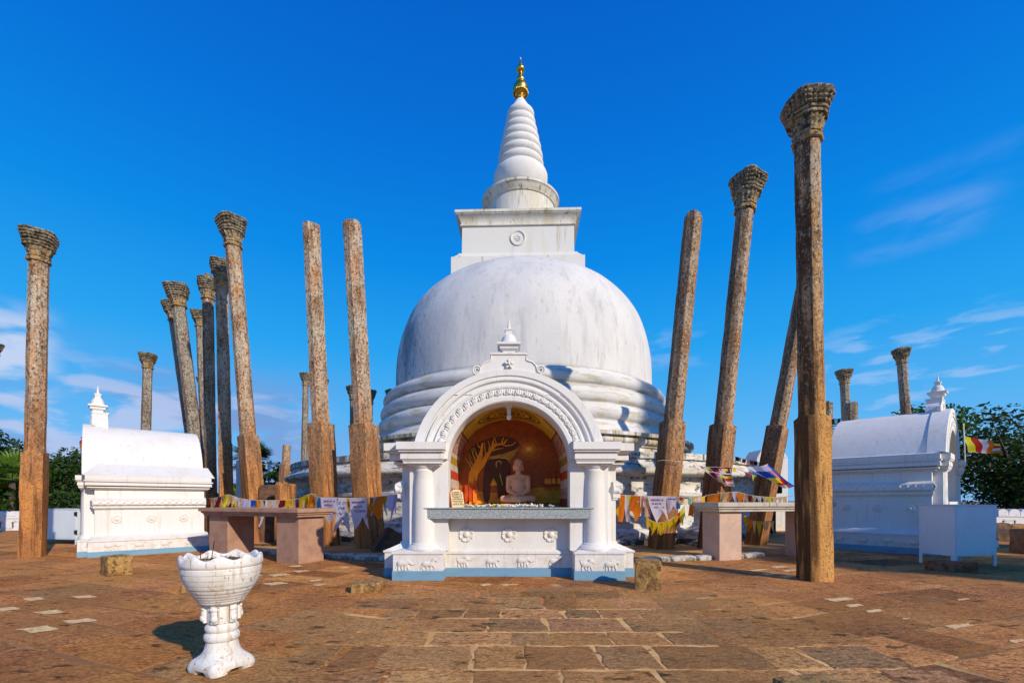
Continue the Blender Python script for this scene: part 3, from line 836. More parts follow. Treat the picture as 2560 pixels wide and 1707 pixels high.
# ================================================================ SHRINES
def relief_mesh(kind, s):
    # animal walking to the right (+x), standing on z=0, raised from the wall towards -y; s = height
    mb = MB()
    def c(a, b, ra, rb): mb.cap((a[0]*s, -0.03*s, a[1]*s), (b[0]*s, -0.03*s, b[1]*s), ra*s, rb*s, n=8, sq=0.48)
    if kind == 'elephant':
        c((-.40, .62), (.10, .64), .26, .24); c((.30, .72), (.36, .70), .20, .18); c((.42, .66), (.60, .50), .10, .07)
        c((.58, .50), (.86, .56), .09, .07); c((.86, .56), (1.10, .66), .065, .045); c((.16, .78), (.12, .56), .17, .12)
        c((-.48, .4), (-.50, .08), .12, .10); c((-.25, .4), (-.20, .08), .11, .09); c((.05, .4), (.02, .08), .11, .09); c((.22, .42), (.32, .10), .10, .09)
        c((-.66, .6), (-.74, .25), .03, .04); c((.46, .56), (.62, .44), .04, .02)
    elif kind == 'horse':
        c((-.38, .55), (.18, .55), .22, .21); c((.22, .62), (.44, .98), .15, .10); c((.44, 1.0), (.64, .76), .10, .06); c((.38, 1.0), (.36, .9), .05, .03)
        c((-.48, .45), (-.56, .25), .12, .07); c((-.56, .25), (-.46, .04), .06, .05); c((-.30, .4), (-.16, .22), .10, .06); c((-.16, .22), (-.22, .04), .05, .05)
        c((.16, .42), (.10, .05), .08, .05); c((.30, .42), (.46, .28), .08, .05); c((.46, .28), (.40, .08), .05, .04); c((-.56, .6), (-.70, .15), .05, .06)
        c((.20, .85), (.32, .98), .05, .04)
    elif kind == 'lion':
        c((-.32, .50), (.12, .55), .21, .24); c((.28, .76), (.34, .74), .24, .20); c((.46, .68), (.56, .66), .10, .07); c((.10, .9), (.18, .96), .08, .07)
        c((-.42, .4), (-.46, .06), .11, .08); c((-.22, .4), (-.12, .06), .10, .08); c((.10, .4), (.06, .06), .10, .08); c((.26, .42), (.36, .08), .10, .08)
        c((-.52, .55), (-.62, .85), .05, .05); c((-.62, .85), (-.48, .95), .05, .06)
    else:
        c((-.36, .52), (.14, .54), .23, .24); c((.20, .70), (.38, .72), .16, .13); c((.42, .72), (.56, .56), .11, .08); c((.0, .78), (.1, .78), .10, .08)
        c((-.48, .4), (-.50, .05), .10, .07); c((-.28, .4), (-.22, .05), .09, .07); c((.08, .4), (.04, .05), .09, .07); c((.24, .42), (.34, .06), .09, .07)
        c((.36, .84), (.46, .98), .04, .02); c((-.60, .6), (-.66, .2), .03, .04)
    return mb
REL = {}
def relief(kind, s, parent, loc, rz=0):
    key = (kind, round(s, 3))
    if key not in REL:
        o = relief_mesh(kind, s).build(kind+'_relief', M_white, parent, remesh=s*0.028)
        REL[key] = o
    else:
        o = REL[key].copy(); COL.objects.link(o); o.parent = parent
    o.location = loc; o.rotation_euler = (0, 0, rz)
    return o
ROS = {}
def rosette_mesh(r):
    mb = MB()
    N = 48; prof = [(1.0, 0.0), (1.0, 0.10), (0.93, 0.20), (0.72, 0.16), (0.52, 0.10), (0.42, 0.09), (0.40, 0.16), (0.32, 0.27), (0.18, 0.34), (0.02, 0.36)]
    def fn(q, z, a):
        pet = abs(math.sin(a*4))
        k = 1.0
        if q > 0.45:
            k = 1-0.10*(1-min(1, pet*2.2))
            z = z*(0.55+0.45*min(1, pet*2))
        return q*r*k, z*r
    mb.lathe(prof, N, M=Matrix.Rotation(PI/2, 4, 'X'), fn=fn)
    return mb
def rosette(r, parent, loc, rz=0):
    key = round(r, 3)
    if key not in ROS:
        ROS[key] = rosette_mesh(r).build('rosette', M_white, parent, smooth=50); o = ROS[key]
    else:
        o = ROS[key].copy(); COL.objects.link(o); o.parent = parent
    o.location = loc; o.rotation_euler = (0, 0, rz)
    return o
def frieze_strip(L, h, seed=0):
    # carved leaf scroll band along +x, facing -y, thickness dir y
    mb = MB()
    nx = max(20, int(L/0.012)); nz_ = 9
    vs = []; fs = []
    for j in range(nz_+1):
        for i in range(nx+1):
            x = L*i/nx; t = j/nz_
            ph = x/0.11*PI
            d = 0.014*abs(math.sin(ph+2.6*t+0.6*math.sin(ph*2)))+0.010*math.sin(ph*2-7*t)*math.sin(PI*t)+0.006*nz((x, t, 0), 25, seed)
            edge = math.sin(PI*min(1, max(0, t)))**0.4
            vs.append((x, -(0.012+d)*edge, t*h+0.006*math.sin(ph*2)*(1 if 0 < j < nz_ else 0)))
    for j in range(nz_):
        for i in range(nx):
            a = j*(nx+1)+i
            fs.append((a, a+1, a+nx+2, a+nx+1))
    mb.add(vs, fs)
    return mb
M_grey_in = plain('niche_grey_plaster', (0.30, 0.29, 0.28))
def shrine(name, loc, rz, zc, ku, label, group, front=False, shed=0.06, fk=1.0, py=0.0):
    root = empty(name, loc, rz, label, 'shrine', group)
    kz = zc/1.728
    def zmv(z): return z*kz if z < 1.728 else zc+(z-1.728)*ku
    def zf(p): return Vector((p.x, p.y if p.y > 0.27 else 0.27+(p.y-0.27)*fk, zmv(p.z)))
    D1 = 2.05
    # --- plinth
    mb = MB()
    for s in (-1, 1):
        a, b = sorted((s*0.825, s*1.45))
        mb.box(a, b, 0.0, 0.5, 0.115, 0.325)
        mb.box(a-0.012, b+0.012, -0.014, 0.52, 0.326, 0.352)
        mb.frustum(((b-a)/2+0.0, 0.26), ((b-a)/2-0.06, 0.20), 0.352, 0.372, (a+b)/2, 0.26)
        a, b = sorted((s*1.2, s*1.63))
        mb.box(a, b, 0.27, D1, 0.112, 0.318)
        a, b = sorted((s*1.2, s*1.645))
        mb.box(a, b, 0.256, D1+0.01, 0.319, 0.345)
        # sloping ledge of the side
        x0, x1 = s*1.63, s*1.44
        mb.add([(x0, 0.28, 0.345), (x0, D1, 0.345), (x1, D1, 0.43), (x1, 0.33, 0.43), (s*1.2, 0.33, 0.43), (s*1.2, D1, 0.43), (s*1.2, 0.28, 0.345), (s*1.2, D1, 0.345)],
               [(0, 1, 2, 3), (3, 2, 5, 4), (0, 3, 4, 6), (1, 7, 5, 2)])
    mb.box(-0.84, 0.84, 0.30, 0.6, 0.112, 0.292)
    mb.box(-0.84, 0.84, 0.285, 0.6, 0.2925, 0.325)
    mb.frustum((0.84, 0.15), (0.84, 0.12), 0.325, 0.345, 0, 0.44)
    mb.box(-1.3, 1.3, 0.5, D1-0.02, 0.10, 0.40)
    pl = mb.build('plinth', M_white, root, zf=zf, bevel=0.004)
    mb = MB()
    for s in (-1, 1):
        a, b = sorted((s*0.815, s*1.46)); mb.box(a, b, -0.010, 0.5, -0.05, 0.118)
        a, b = sorted((s*1.2, s*1.64)); mb.box(a, b, 0.262, D1+0.012, -0.05, 0.1155)
    mb.box(-0.84, 0.84, 0.292, 0.6, -0.05, 0.113)
    mb.box(-1.3, 1.3, 0.55, D1+0.008, -0.05, 0.09)
    mb.build('blue_base_band', M_blue, pl, zf=zf, bevel=0.004)
    # --- body
    mb = MB()
    mb.box(-0.83, 0.83, 0.34, 0.9, 0.33, 0.80)            # panel with rosettes
    for s in (-1, 1):
        a, b = sorted((s*0.785, s*1.28)); mb.box(a, b, 0.17, 1.40, 0.35, 1.60)     # pier beside the opening
        a, b = sorted((s*1.1, s*1.42)); mb.box(a, b, 0.36, 2.0, 0.40, 1.70)          # side wall
        a, b = sorted((s*1.1, s*1.44)); mb.box(a, b, 0.34, 2.01, 0.40, 0.455)
    mb.box(-1.1, 1.1, 1.37, 1.99, 0.40, 1.72)
    mb.box(-0.84, 0.84, 0.36, 1.40, 0.78, 0.895)      # niche floor
    body = mb.build('body_wall', M_white, root, zf=zf, bevel=0.004)
    # --- side cornice, frieze and rosettes
    for s in (-1, 1):
        mb = MB()
        for hx, z0, z1, y0, y1 in ((1.47, 1.44, 1.462, .30, 2.06), (1.505, 1.465, 1.495, .25, 2.08), (1.55, 1.517, 1.58, .20, 2.11), (1.53, 1.581, 1.60, .21, 2.10), (1.60 if front else 1.565, 1.632, 1.728, .12 if front else .2, 2.16 if front else 2.10), (1.56, 1.60, 1.631, .17, 2.13)):
            a, b = sorted((s*1.0, s*hx)); mb.box(a, b, y0, y1, z0, z1)
        a0 = 1.728
        x0, x1 = s*(1.60 if front else 1.565), s*1.17
        mb.add([(x0, .12, a0), (x0, 2.16, a0), (x1, 2.10, a0+shed), (x1, .40, a0+shed), (x1, .12, a0+0.0), (x1, 2.16, a0)],
               [(0, 1, 2, 3), (0, 3, 4), (1, 5, 2)])
        mb.build('side_cornice', M_white, root, zf=zf, bevel=0.003)
        mb = MB()
        L = 1.68
        fm = frieze_strip(L, 0.125, s)
        M = Matrix.Translation((s*1.50, 0.33 if s > 0 else 0.33+L, 1.09)) @ Matrix.Rotation(PI/2*s, 4, 'Z')
        mb.add(fm.v, fm.f, 0, M)
        fe = frieze_strip(0.12, 0.125, 4)
        a, b = sorted((s*1.38, s*1.50))
        mb.box(a, b, 0.33, 2.02, 1.092, 1.213)
        mb.add(fe.v, fe.f, 0, Matrix.Translation((a+0.0 if s > 0 else a, 0.33, 1.09)))
        a, b = sorted((s*1.38, s*1.475)); mb.box(a, b, 0.335, 2.015, 1.03, 1.088)
        a, b = sorted((s*1.38, s*1.445)); mb.box(a, b, 0.345, 2.01, 1.005, 1.029)
        x1 = s*1.42; x2 = s*1.51
        mb.add([(x2, .33, 1.213), (x2, 2.02, 1.213), (x1, 2.02, 1.262), (x1, .33, 1.262), (s*1.38, .33, 1.262), (s*1.38, .33, 1.213)], [(0, 1, 2, 3), (0, 3, 4, 5)])
        mb.build('leaf_frieze', M_white, root, zf=zf, smooth=40)
        for yy in (0.66, 1.16, 1.66):
            rosette(0.075, root, (s*1.421, yy, zmv(0.78)), PI/2*s)
        kinds = ['elephant', 'horse', 'lion', 'bull'] if s > 0 else ['lion', 'bull', 'elephant', 'horse']
        for i, yy in enumerate((0.58, 0.98, 1.36, 1.74)):
            relief(kinds[i], 0.145 if not front else 0.15, root, (s*1.631, yy if s > 0 else 2.3-yy, zmv(0.125)), PI/2*s)
    # --- vaulted roof
    mb = MB()
    n = 32; r = 1.225; cz = 1.47
    vs = []; fs = []
    for yy in (0.30, 2.02):
        for i in range(n+1):
            a = PI*i/n
            vs.append((r*math.cos(a), yy, cz+r*0.968*math.sin(a)))
    for i in range(n): fs.append((i, i+1, n+2+i, n+1+i))
    fs.append(tuple(range(n+1, 2*n+2)))
    mb.add(vs, fs)
    mb.build('vaulted_roof', M_white, root, zf=zf, smooth=30)
    # --- arch
    cz = 1.47
    prof = [(.785, .46), (.785, .13), (.80, .115), (.845, .112), (.85, .118), (.955, .118), (.96, .105), (.985, .10), (.995, .13), (1.0, .145), (1.045, .145), (1.05, .12), (1.06, .105), (1.085, .105), (1.09, .14), (1.10, .15), (1.12, .15), (1.125, .115), (1.235, .115), (1.24, .125), (1.24, .46)]
    mb = MB(); n = 64
    vs = []; fs = []
    a0 = math.radians(4)
    for i in range(n+1):
        a = a0+(PI-2*a0)*i/n
        for (rr, yy) in prof:
            st = 0.97 if rr > 1.2 else 1.0
            vs.append((rr*math.cos(a), yy, cz+rr*math.sin(a)*st))
    m_ = len(prof)
    for i in range(n):
        for j in range(m_-1):
            fs.append((i*m_+j, (i+1)*m_+j, (i+1)*m_+j+1, i*m_+j+1))
    mb.add(vs, fs)
    arch = mb.build('arch', M_white, root, zf=zf, smooth=30)
    mb = MB()       # leaf garland on the arch
    nl = 21
    for i in range(nl):
        a = math.radians(18)+math.radians(144)*i/(nl-1)
        sgn = -1 if a > PI/2 else 1
        rr = 0.905
        c0 = Vector((rr*math.cos(a), 0.112, cz+rr*math.sin(a)))
        e = Euler((0, -(a-PI/2), 0))
        mb.ell(c0, (0.050, 0.016, 0.030), 10, 6, rot=Euler((0, -(a-PI/2)+0.25*sgn, 0)))
        t = Vector((-math.sin(a), 0, math.cos(a))); o_ = Vector((math.cos(a), 0, math.sin(a)))
        for k in (-1, 0, 1):
            mb.ell(c0+o_*(0.018+0.008*(1-abs(k)))+t*0.024*k+Vector((0, -.006, 0)), (0.010, 0.014, 0.024), 6, 5, rot=e)
        mb.ell(c0+t*(0.057)*1.0-o_*0.004, (0.013, 0.013, 0.034), 6, 5, rot=e)
        mb.ell(c0-o_*0.027+t*0.03, (0.018, 0.011, 0.009), 6, 5, rot=e)
    mb.build('leaf_garland', M_white, arch, zf=zf, smooth=True)
    # --- capitals and columns
    for s in (-1, 1):
        mb = MB()
        for a, b, y0, z0, z1 in ((.85, 1.33, .03, 1.462, 1.49), (.87, 1.30, .06, 1.44, 1.461), (.825, 1.36, .0, 1.515, 1.58), (.835, 1.35, .012, 1.581, 1.60), (.80, 1.40, -.05, 1.632, 1.728), (.815, 1.38, -.025, 1.605, 1.631), (.84, 1.34, .02, 1.492, 1.514)):
            p, q = sorted((s*a, s*b)); mb.box(p, q, y0, 0.5, z0, z1)
        p, q = sorted((s*.80, s*1.40))
        mb.add([(p, -.05, 1.728), (q, -.05, 1.728), (q, .2, 1.76), (p, .2, 1.76), (p, .3, 1.76), (q, .3, 1.76)], [(0, 1, 2, 3), (3, 2, 5, 4), ])
        mb.build('column_capital', M_white, root, zf=zf, bevel=0.003)
        mb = MB()
        mb.lathe([(.215, .36), (.22, .385), (.205, .40), (.20, .41), (.185, .425), (.17, .43), (.165, .445), (.150, .455), (.147, .48), (.145, .8), (.135, 1.2), (.125, 1.36), (.13, 1.37), (.13, 1.385), (.12, 1.39), (.122, 1.40), (.15, 1.425), (.155, 1.445), (.14, 1.46)], 40, cx=s*1.10, cy=0.22)
        mb.build('column', M_white, root, zf=zf, smooth=35)
    # --- pediment
    half = [(.231, 2.878), (.231, 2.79), (.30, 2.765), (.345, 2.72), (.365, 2.66), (.385, 2.61), (.44, 2.585), (.50, 2.55), (.62, 2.47), (.70, 2.35)]
    pts = [(-x, z) for x, z in half[::-1]]+half
    mb = MB(); mb.prism(pts, 0.135, 0.44)
    mb.box(-0.24, 0.24, 0.12, 0.455, 2.86, 2.885)
    ped = mb.build('pediment', M_white, root, zf=zf)
    ped.location = (0, py, 0)
    mb = MB()
    for s in (-1, 1):
        path = [(0, 2.868), (.225, 2.868), (.225, 2.80), (.235, 2.785), (.30, 2.765), (.345, 2.72), (.362, 2.66), (.385, 2.625), (.43, 2.61)]
        mb.tube([(s*x, 0.135, z) for x, z in path], 0.014, 6)
        sc = []
        for i in range(30):
            t = i/29
            a = -PI*0.55+t*PI*3.6
            q = 0.062*(1-0.78*t)
            sc.append((s*(0.405+q*math.cos(a)), 0.125, 2.665+q*math.sin(a)))
        mb.tube(sc, [0.014*(1-0.4*i/29) for i in range(30)], 6)
        mb.lathe([(0.062, 0), (0.062, 0.10)], 20, M=Matrix.Translation((s*0.405, 0.24, 2.665)) @ Matrix.Rotation(PI/2, 4, 'X'))
    mb.build('scroll_trim', M_white, ped, zf=zf, smooth=50)
    mb = MB()
    for k in range(5):
        a = PI/2+k*2*PI/5
        mb.ell((0.038*math.cos(a), 0.115, 2.735+0.038*math.sin(a)), (0.020, 0.02, 0.030), 8, 6, rot=Euler((0, -(a-PI/2), 0)))
    mb.ell((0, 0.095, 2.735), (0.016, 0.02, 0.016), 8, 6)
    mb.build('flower_boss', M_white, ped, zf=zf, smooth=True)
    mb = MB()
    M = Matrix.Translation((0, 0.29+py, 0))
    sqstack(mb, [(.082, 2.88), (.080, 2.93), (.085, 2.935), (.115, 2.955), (.122, 2.99), (.125, 3.0), (.15, 3.002), (.15, 3.03), (.11, 3.034)], M)
    mb.lathe([(.125, 3.034), (.12, 3.045), (.112, 3.05), (.105, 3.06), (.100, 3.09), (.088, 3.125), (.065, 3.155), (.03, 3.17)], 24, M=M)
    sqstack(mb, [(.044, 3.155), (.044, 3.205), (.056, 3.222), (.056, 3.235), (.03, 3.237)], M)
    mb.lathe([(.034, 3.235), (.034, 3.25), (.022, 3.255), (.022, 3.27), (.016, 3.30), (.004, 3.38)], 14, M=M)
    mb.build('miniature_stupa', M_white, root, zf=zf, smooth=35)
    if not front:
        mb = MB()
        mb.box(-0.8, 0.8, 1.30, 1.36, 0.88, 2.27)
        mb.build('niche_back', M_grey_in, root, zf=zf)
        mb = MB(); mb.box(-0.80, 0.80, 0.08, 0.5, 0.77, 0.905)
        mb.build('shelf', M_white, root, zf=zf, bevel=0.006)
    return root, zmv
central, zm0 = shrine('image_shrine', (-0.04, 5.69, 0), 0, 1.728, 1.0, 'white front shrine with a painted niche, seated statue and grey granite shelf', None, front=True)
sh_l, zml = shrine('image_shrine', (-8.67, 8.92, 0), math.radians(-47.5), 1.44, 1.13, 'white vaulted shrine at the left seen from its sunlit side', None, shed=0.20, fk=0.5, py=0.12)
sh_r, zmr = shrine('image_shrine', (9.02, 9.02, 0), math.radians(41.0), 1.856, 1.04, 'white vaulted shrine at the right seen from its shaded side', None, shed=0.04, fk=0.5, py=0.14)
for i, x in enumerate((-0.565, 0.0, 0.555)):
    rosette(0.098, central, (x, 0.341, 0.545))
for kind, x, y in (('elephant', -1.31, 0), ('horse', -1.0, 0), ('elephant', 1.02+0.28, 0), ('lion', 0.96, 0)):
    pass
for kind, x, yy, s in (('elephant', -1.30, 0.0, .150), ('horse', -0.995, 0.0, .150), ('lion', -0.60, 0.30, .145), ('bull', -0.21, 0.30, .145), ('elephant', 0.20, 0.30, .145), ('horse', 0.62, 0.30, .145), ('lion', 0.985, 0.0, .150), ('bull', 1.29, 0.0, .150)):
    relief(kind, s, central, (x, yy-0.001, 0.121))
# shelf of the front shrine
mb = MB()
mb.box(-1.073, 1.073, 0.09, 0.85, 0.765, 0.884)
shelf = mb.build('granite_shelf', M_granite, central, bevel=0.004)
mb = MB(); mb.box(-1.085, 1.085, 0.075, 0.86, 0.888, 0.907)
mb.build('shelf_top_slab', M_granite, shelf, bevel=0.007)
# painted vault of the niche
def pm(n, c, **k): return mat(n, c, [dict(c=tuple(v*0.55 for v in c), s=7, lo=0.45, hi=0.68, f=0.7)], rough=0.6, **k)
M_yel = mat('mural_yellow', (0.80, 0.50, 0.05), [dict(c=(0.62, 0.32, 0.04), s=5, lo=0.42, hi=0.65, f=0.8)], rough=0.6)
M_red = pm('mural_red', (0.55, 0.06, 0.03)); M_pink = mat('mural_pink_pattern', (0.55, 0.36, 0.28), [dict(c=(0.40, 0.07, 0.05), s=(60, 14, 14), lo=0.50, hi=0.56, f=0.9, d=1)], rough=0.6)
M_cream = pm('mural_cream', (0.62, 0.52, 0.40)); M_brn = plain('mural_brown_line', (0.22, 0.05, 0.015)); M_ochre = pm('mural_ochre', (0.45, 0.25, 0.03))
mb = MB()
R = 0.781; cz = 1.47; y0, y1 = 0.42, 1.36
bands = [(0.90, 1.02, 4), (1.02, 1.16, 3), (1.16, 1.30, 0), (1.30, 1.42, 1), (1.42, 1.50, 0), (1.50, 1.60, 5), (1.60, 1.64, 0), (1.64, 1.90, 3), (1.90, 1.92, 4), (1.92, 3, 2)]
def bandm(z):
    for a, b, m_ in bands:
        if a <= z < b: return m_
    return 2
path = []
for z in np.linspace(0.90, 1.47, 20): path.append((R, z))
for i in range(1, 97):
    a = PI*i/96; path.append((R*math.cos(a), cz+R*math.sin(a)))
for z in np.linspace(1.47, 0.90, 20)[1:]: path.append((-R, z))
for i in range(len(path)-1):
    (xa, za), (xb, zb) = path[i], path[i+1]
    mb.add([(xa, y0, za), (xb, y0, zb), (xb, y1, zb), (xa, y1, za)], [(0, 1, 2, 3)], bandm((za+zb)/2))
pv = mb.build('painted_vault', [M_cream, M_red, M_yel, M_pink, M_brn, M_ochre], central, recalc=False)
mb = MB()      # painted ceiling medallion: nested rings
def ceil_pt(u, v, off=0.004):
    a = PI/2-u/R
    return ((R-off)*math.cos(a), v, cz+(R-off)*math.sin(a))
for r_, w_ in ((0.36, 0.022), (0.31, 0.012), (0.24, 0.03), (0.17, 0.014), (0.10, 0.03), (0.04, 0.03)):
    n = 60
    for i in range(n):
        a, b = 2*PI*i/n, 2*PI*(i+1)/n
        wob = 0.006*math.sin(a*12) if r_ in (0.24, 0.10) else 0
        q = [(r_+wob, a), (r_+wob, b), (r_+w_+wob, b), (r_+w_+wob, a)]
        mb.add([ceil_pt(k*math.cos(t)*1.25, 0.86+k*math.sin(t)) for k, t in q], [(0, 1, 2, 3)])
for i in range(24):
    a = 2*PI*i/24
    q = [(0.275, a-.05), (0.30, a), (0.275, a+.05), (0.262, a)]
    mb.add([ceil_pt(k*math.cos(t)*1.25, 0.86+k*math.sin(t)) for k, t in q], [(0, 1, 2, 3)])
for s in (-1, 1):     # scroll fringes along the vault edges
    for y in (y0+0.06, y1-0.08):
        for i in range(26):
            u = s*(0.50+0.016*i)
            q = [(u, y), (u+s*0.014, y+0.012*math.sin(i*1.9)), (u+s*0.012, y+0.05+0.02*math.sin(i*2.3)), (u-s*0.002, y+0.028)]
            mb.add([ceil_pt(a, b) for a, b in q], [(0, 1, 2, 3)])
mb.build('ceiling_medallion', M_brn, pv, recalc=False)
# --- mural on the back wall
YB = 1.36
mb = MB()
pts = [(R+0.01, 0.88)]+[( (R+0.01)*math.cos(PI*i/48), cz+(R+0.01)*math.sin(PI*i/48)) for i in range(49)]+[(-R-0.01, 0.88)]
mb.prism(pts, YB-0.004, YB+0.01, 0)
mur = [0]
def lay_poly(pts, m_):
    mur[0] += 1
    y = YB-0.006-0.0006*mur[0]
    mb.add([(x, y, z) for x, z in pts], [tuple(range(len(pts)))], m_)
# coordinates measured on the photograph: u,v in zoom pixels (scale 5.226 from 1100,1000) -> wall plane
def mv(u, v):
    px = 1100+u/5.226; py = 1000+v/5.226
    d = 5.69+YB
    q = P(px, py, d)
    return (q.x+0.04, q.z)
def poly(l, m_, sm=None):
    p = [mv(u, v) for u, v in l]
    if len(p) > 6 if sm is None else sm:
        for _ in range(2):
            q = []
            for i in range(len(p)):
                a, b = p[i], p[(i+1) % len(p)]
                q += [(a[0]*.75+b[0]*.25, a[1]*.75+b[1]*.25), (a[0]*.25+b[0]*.75, a[1]*.25+b[1]*.75)]
            p = q
    lay_poly(p, m_)
def blob(u, v, ru, rv, m_, n=14, wob=0.0):
    poly([(u+ru*math.cos(2*PI*i/n)*(1+wob*math.sin(i*2.7)), v+rv*math.sin(2*PI*i/n)*(1+wob*math.cos(i*3.1))) for i in range(n)], m_)
def limb(pts_, ws, m_):
    L = []; Rr = []
    for i, (u, v) in enumerate(pts_):
        a = pts_[max(0, i-1)]; b = pts_[min(len(pts_)-1, i+1)]
        du, dv = b[0]-a[0], b[1]-a[1]; l = math.hypot(du, dv) or 1
        nx_, ny_ = -dv/l*ws[i]/2, du/l*ws[i]/2
        L.append((u+nx_, v+ny_)); Rr.append((u-nx_, v-ny_))
    for i in range(len(pts_)-1):
        poly([L[i], L[i+1], Rr[i+1], Rr[i]], m_)
# 1 dark sky shades, 2 olive ground, 3 trunk orange, 4 elephant brown, 5 outline tan, 6 figures dark red, 7 skirt tan, 8 pale glow, 9 green
poly([(300, 1340), (300, 1180), (600, 1200), (900, 1230), (1250, 1190), (1600, 1180), (1600, 1340)], 2)
poly([(1060, 1160), (1600, 1120), (1600, 1345), (1000, 1345)], 9)
for k, (rr, m_) in enumerate(((150, 10), (95, 11), (50, 12), (22, 8))):
    blob(1160, 640, rr*1.1, rr, m_, 20, 0.05)
poly([(470, 560), (700, 480), (900, 470), (1060, 560), (1000, 640), (880, 700), (700, 740), (560, 720), (420, 760), (350, 680)], 1)
poly([(640, 740), (860, 690), (1000, 640), (980, 720), (900, 790), (700, 770)], 9)
# elephant
poly([(600, 800), (700, 760), (860, 760), (910, 800), (930, 900), (900, 1010), (880, 1200), (890, 1330), (760, 1330), (745, 1120), (700, 1010), (660, 1120), (650, 1330), (560, 1330), (560, 1000)], 4)
blob(820, 880, 95, 90, 1); blob(800, 850, 70, 62, 4)
limb([(740, 870), (730, 830), (750, 800), (790, 795), (800, 830)], [7]*5, 5)
limb([(640, 765), (760, 752), (860, 758), (900, 790), (912, 820)], [5]*5, 5)
limb([(780, 960), (800, 1040), (820, 1110)], [9, 8, 5], 5)
limb([(660, 1115), (700, 1015), (745, 1115)], [6]*3, 5)
poly([(668, 1112), (702, 1022), (740, 1112)], 3)
# tree
limb([(470, 1345), (450, 1250), (420, 1100), (440, 960), (490, 850), (520, 760), (545, 660), (555, 560)], [190, 125, 110, 120, 95, 62, 38, 20], 3)
limb([(470, 930), (560, 830), (610, 740), (660, 660), (720, 590), (790, 575), (860, 560)], [90, 66, 52, 44, 38, 24, 16], 3)
for l in ([(500, 760), (470, 690), (450, 620)], [(545, 640), (500, 600), (490, 560)], [(600, 740), (590, 640), (580, 550)], [(640, 680), (650, 600), (630, 530)], [(690, 610), (700, 540), (710, 490)], [(660, 650), (680, 590), (690, 520)],
          [(740, 585), (720, 520), (715, 490)], [(800, 575), (820, 520), (835, 490)], [(840, 565), (870, 520), (890, 515)], [(850, 600), (940, 590), (1000, 545)], [(690, 660), (760, 640), (830, 630)], [(790, 575), (850, 600), (900, 600)]):
    limb(l, [20, 13, 6], 3)
for l in ([(470, 800), (440, 720), (410, 640)], [(440, 860), (400, 800), (390, 680)], [(420, 900), (380, 820), (330, 760)], [(455, 760), (430, 700), (440, 620)]):
    limb(l, [9, 7, 4], 5)
limb([(470, 1340), (520, 1330), (600, 1345)], [60, 40, 10], 3)
# figures left
for (u, v, s) in ((350, 1080, .9), (402, 1090, .85), (460, 1065, 1.0)):
    blob(u, v, 17*s, 22*s, 6)
    poly([(u-26*s, v+28*s), (u+24*s, v+28*s), (u+24*s, v+110*s), (u-24*s, v+110*s)], 6)
    poly([(u-28*s, v+105*s), (u+28*s, v+105*s), (u+26*s, v+190*s), (u+12*s, v+275*s), (u-20*s, v+275*s)], 6 if s < .95 else 13)
limb([(475, 1120), (498, 1130), (508, 1090)], [12, 9, 6], 6)
# figures right
for (u, v, s) in ((1385, 930, 1), (1425, 935, 1.02), (1480, 930, 1), (1545, 930, .95)):
    blob(u, v-12, 15, 11, 13); blob(u, v, 14, 19, 6)
    poly([(u-24, v+25), (u+8, v+20), (u+25, v+34), (u+20, v+98), (u-18, v+98)], 6)
    poly([(u-20, v+95), (u+20, v+95), (u+27, v+160), (u+4, v+172), (u-24, v+158)], 12)
    limb([(u-12, v+160), (u-18, v+215), (u-34, v+245)], [13, 11, 9], 6)
    limb([(u+12, v+160), (u+10, v+215), (u+22, v+240)], [13, 11, 9], 6)
    limb([(u-20, v+40), (u-36, v+80), (u-22, v+112)], [10, 8, 6], 6)
mcol = [tuple(min(0.9, v*k) for v, k in zip(c_, (4.4, 3.0, 1.0))) for c_ in [(0.085, 0.026, 0.008), (0.030, 0.010, 0.004), (0.15, 0.08, 0.012), (0.50, 0.105, 0.006), (0.022, 0.009, 0.003), (0.36, 0.20, 0.06), (0.10, 0.018, 0.008), (0.38, 0.26, 0.09), (0.60, 0.30, 0.04), (0.13, 0.09, 0.012), (0.095, 0.040, 0.008), (0.14, 0.060, 0.010), (0.25, 0.11, 0.015), (0.22, 0.06, 0.015)]]
MM = [mat('mural_paint', c, [dict(c=tuple(v*1.7 for v in c), s=4, lo=0.5, hi=0.72, f=0.7), dict(c=tuple(v*0.4 for v in c), s=11, lo=0.52, hi=0.7, f=0.6)], rough=0.5) for c in mcol]
mb.build('mural', MM, central, recalc=False)
mb = MB(); mb.box(-0.79, 0.79, 1.27, 1.356, 0.895, 0.935); mb.box(-0.79, 0.79, 1.17, 1.268, 0.895, 0.912)
mb.build('niche_step', pm('step_tan_paint', (0.40, 0.25, 0.10)), central, bevel=0.004)
# bulb holder
mb = MB(); mb.box(-0.045, 0.045, 0.33, 0.42, 2.225, 2.262); mb.lathe([(0.028, 2.225), (0.028, 2.15), (0.02, 2.14)], 12, cy=0.375)
lamp = empty('ceiling_lamp', (-0.04, 5.69, 0), 0, 'white bulb lamp hanging from the crown of the front shrine niche', 'lamp')
mb.build('lamp_holder', plain('white_plastic', (0.7, 0.7, 0.68), 0.4), lamp, smooth=40)
mb = MB(); mb.lathe([(0.018, 2.14), (0.032, 2.12), (0.034, 2.10), (0.024, 2.075), (0.004, 2.066)], 14, cy=0.375)
mb.build('bulb', plain('opal_bulb', (0.85, 0.84, 0.8), 0.3), lamp, smooth=True)

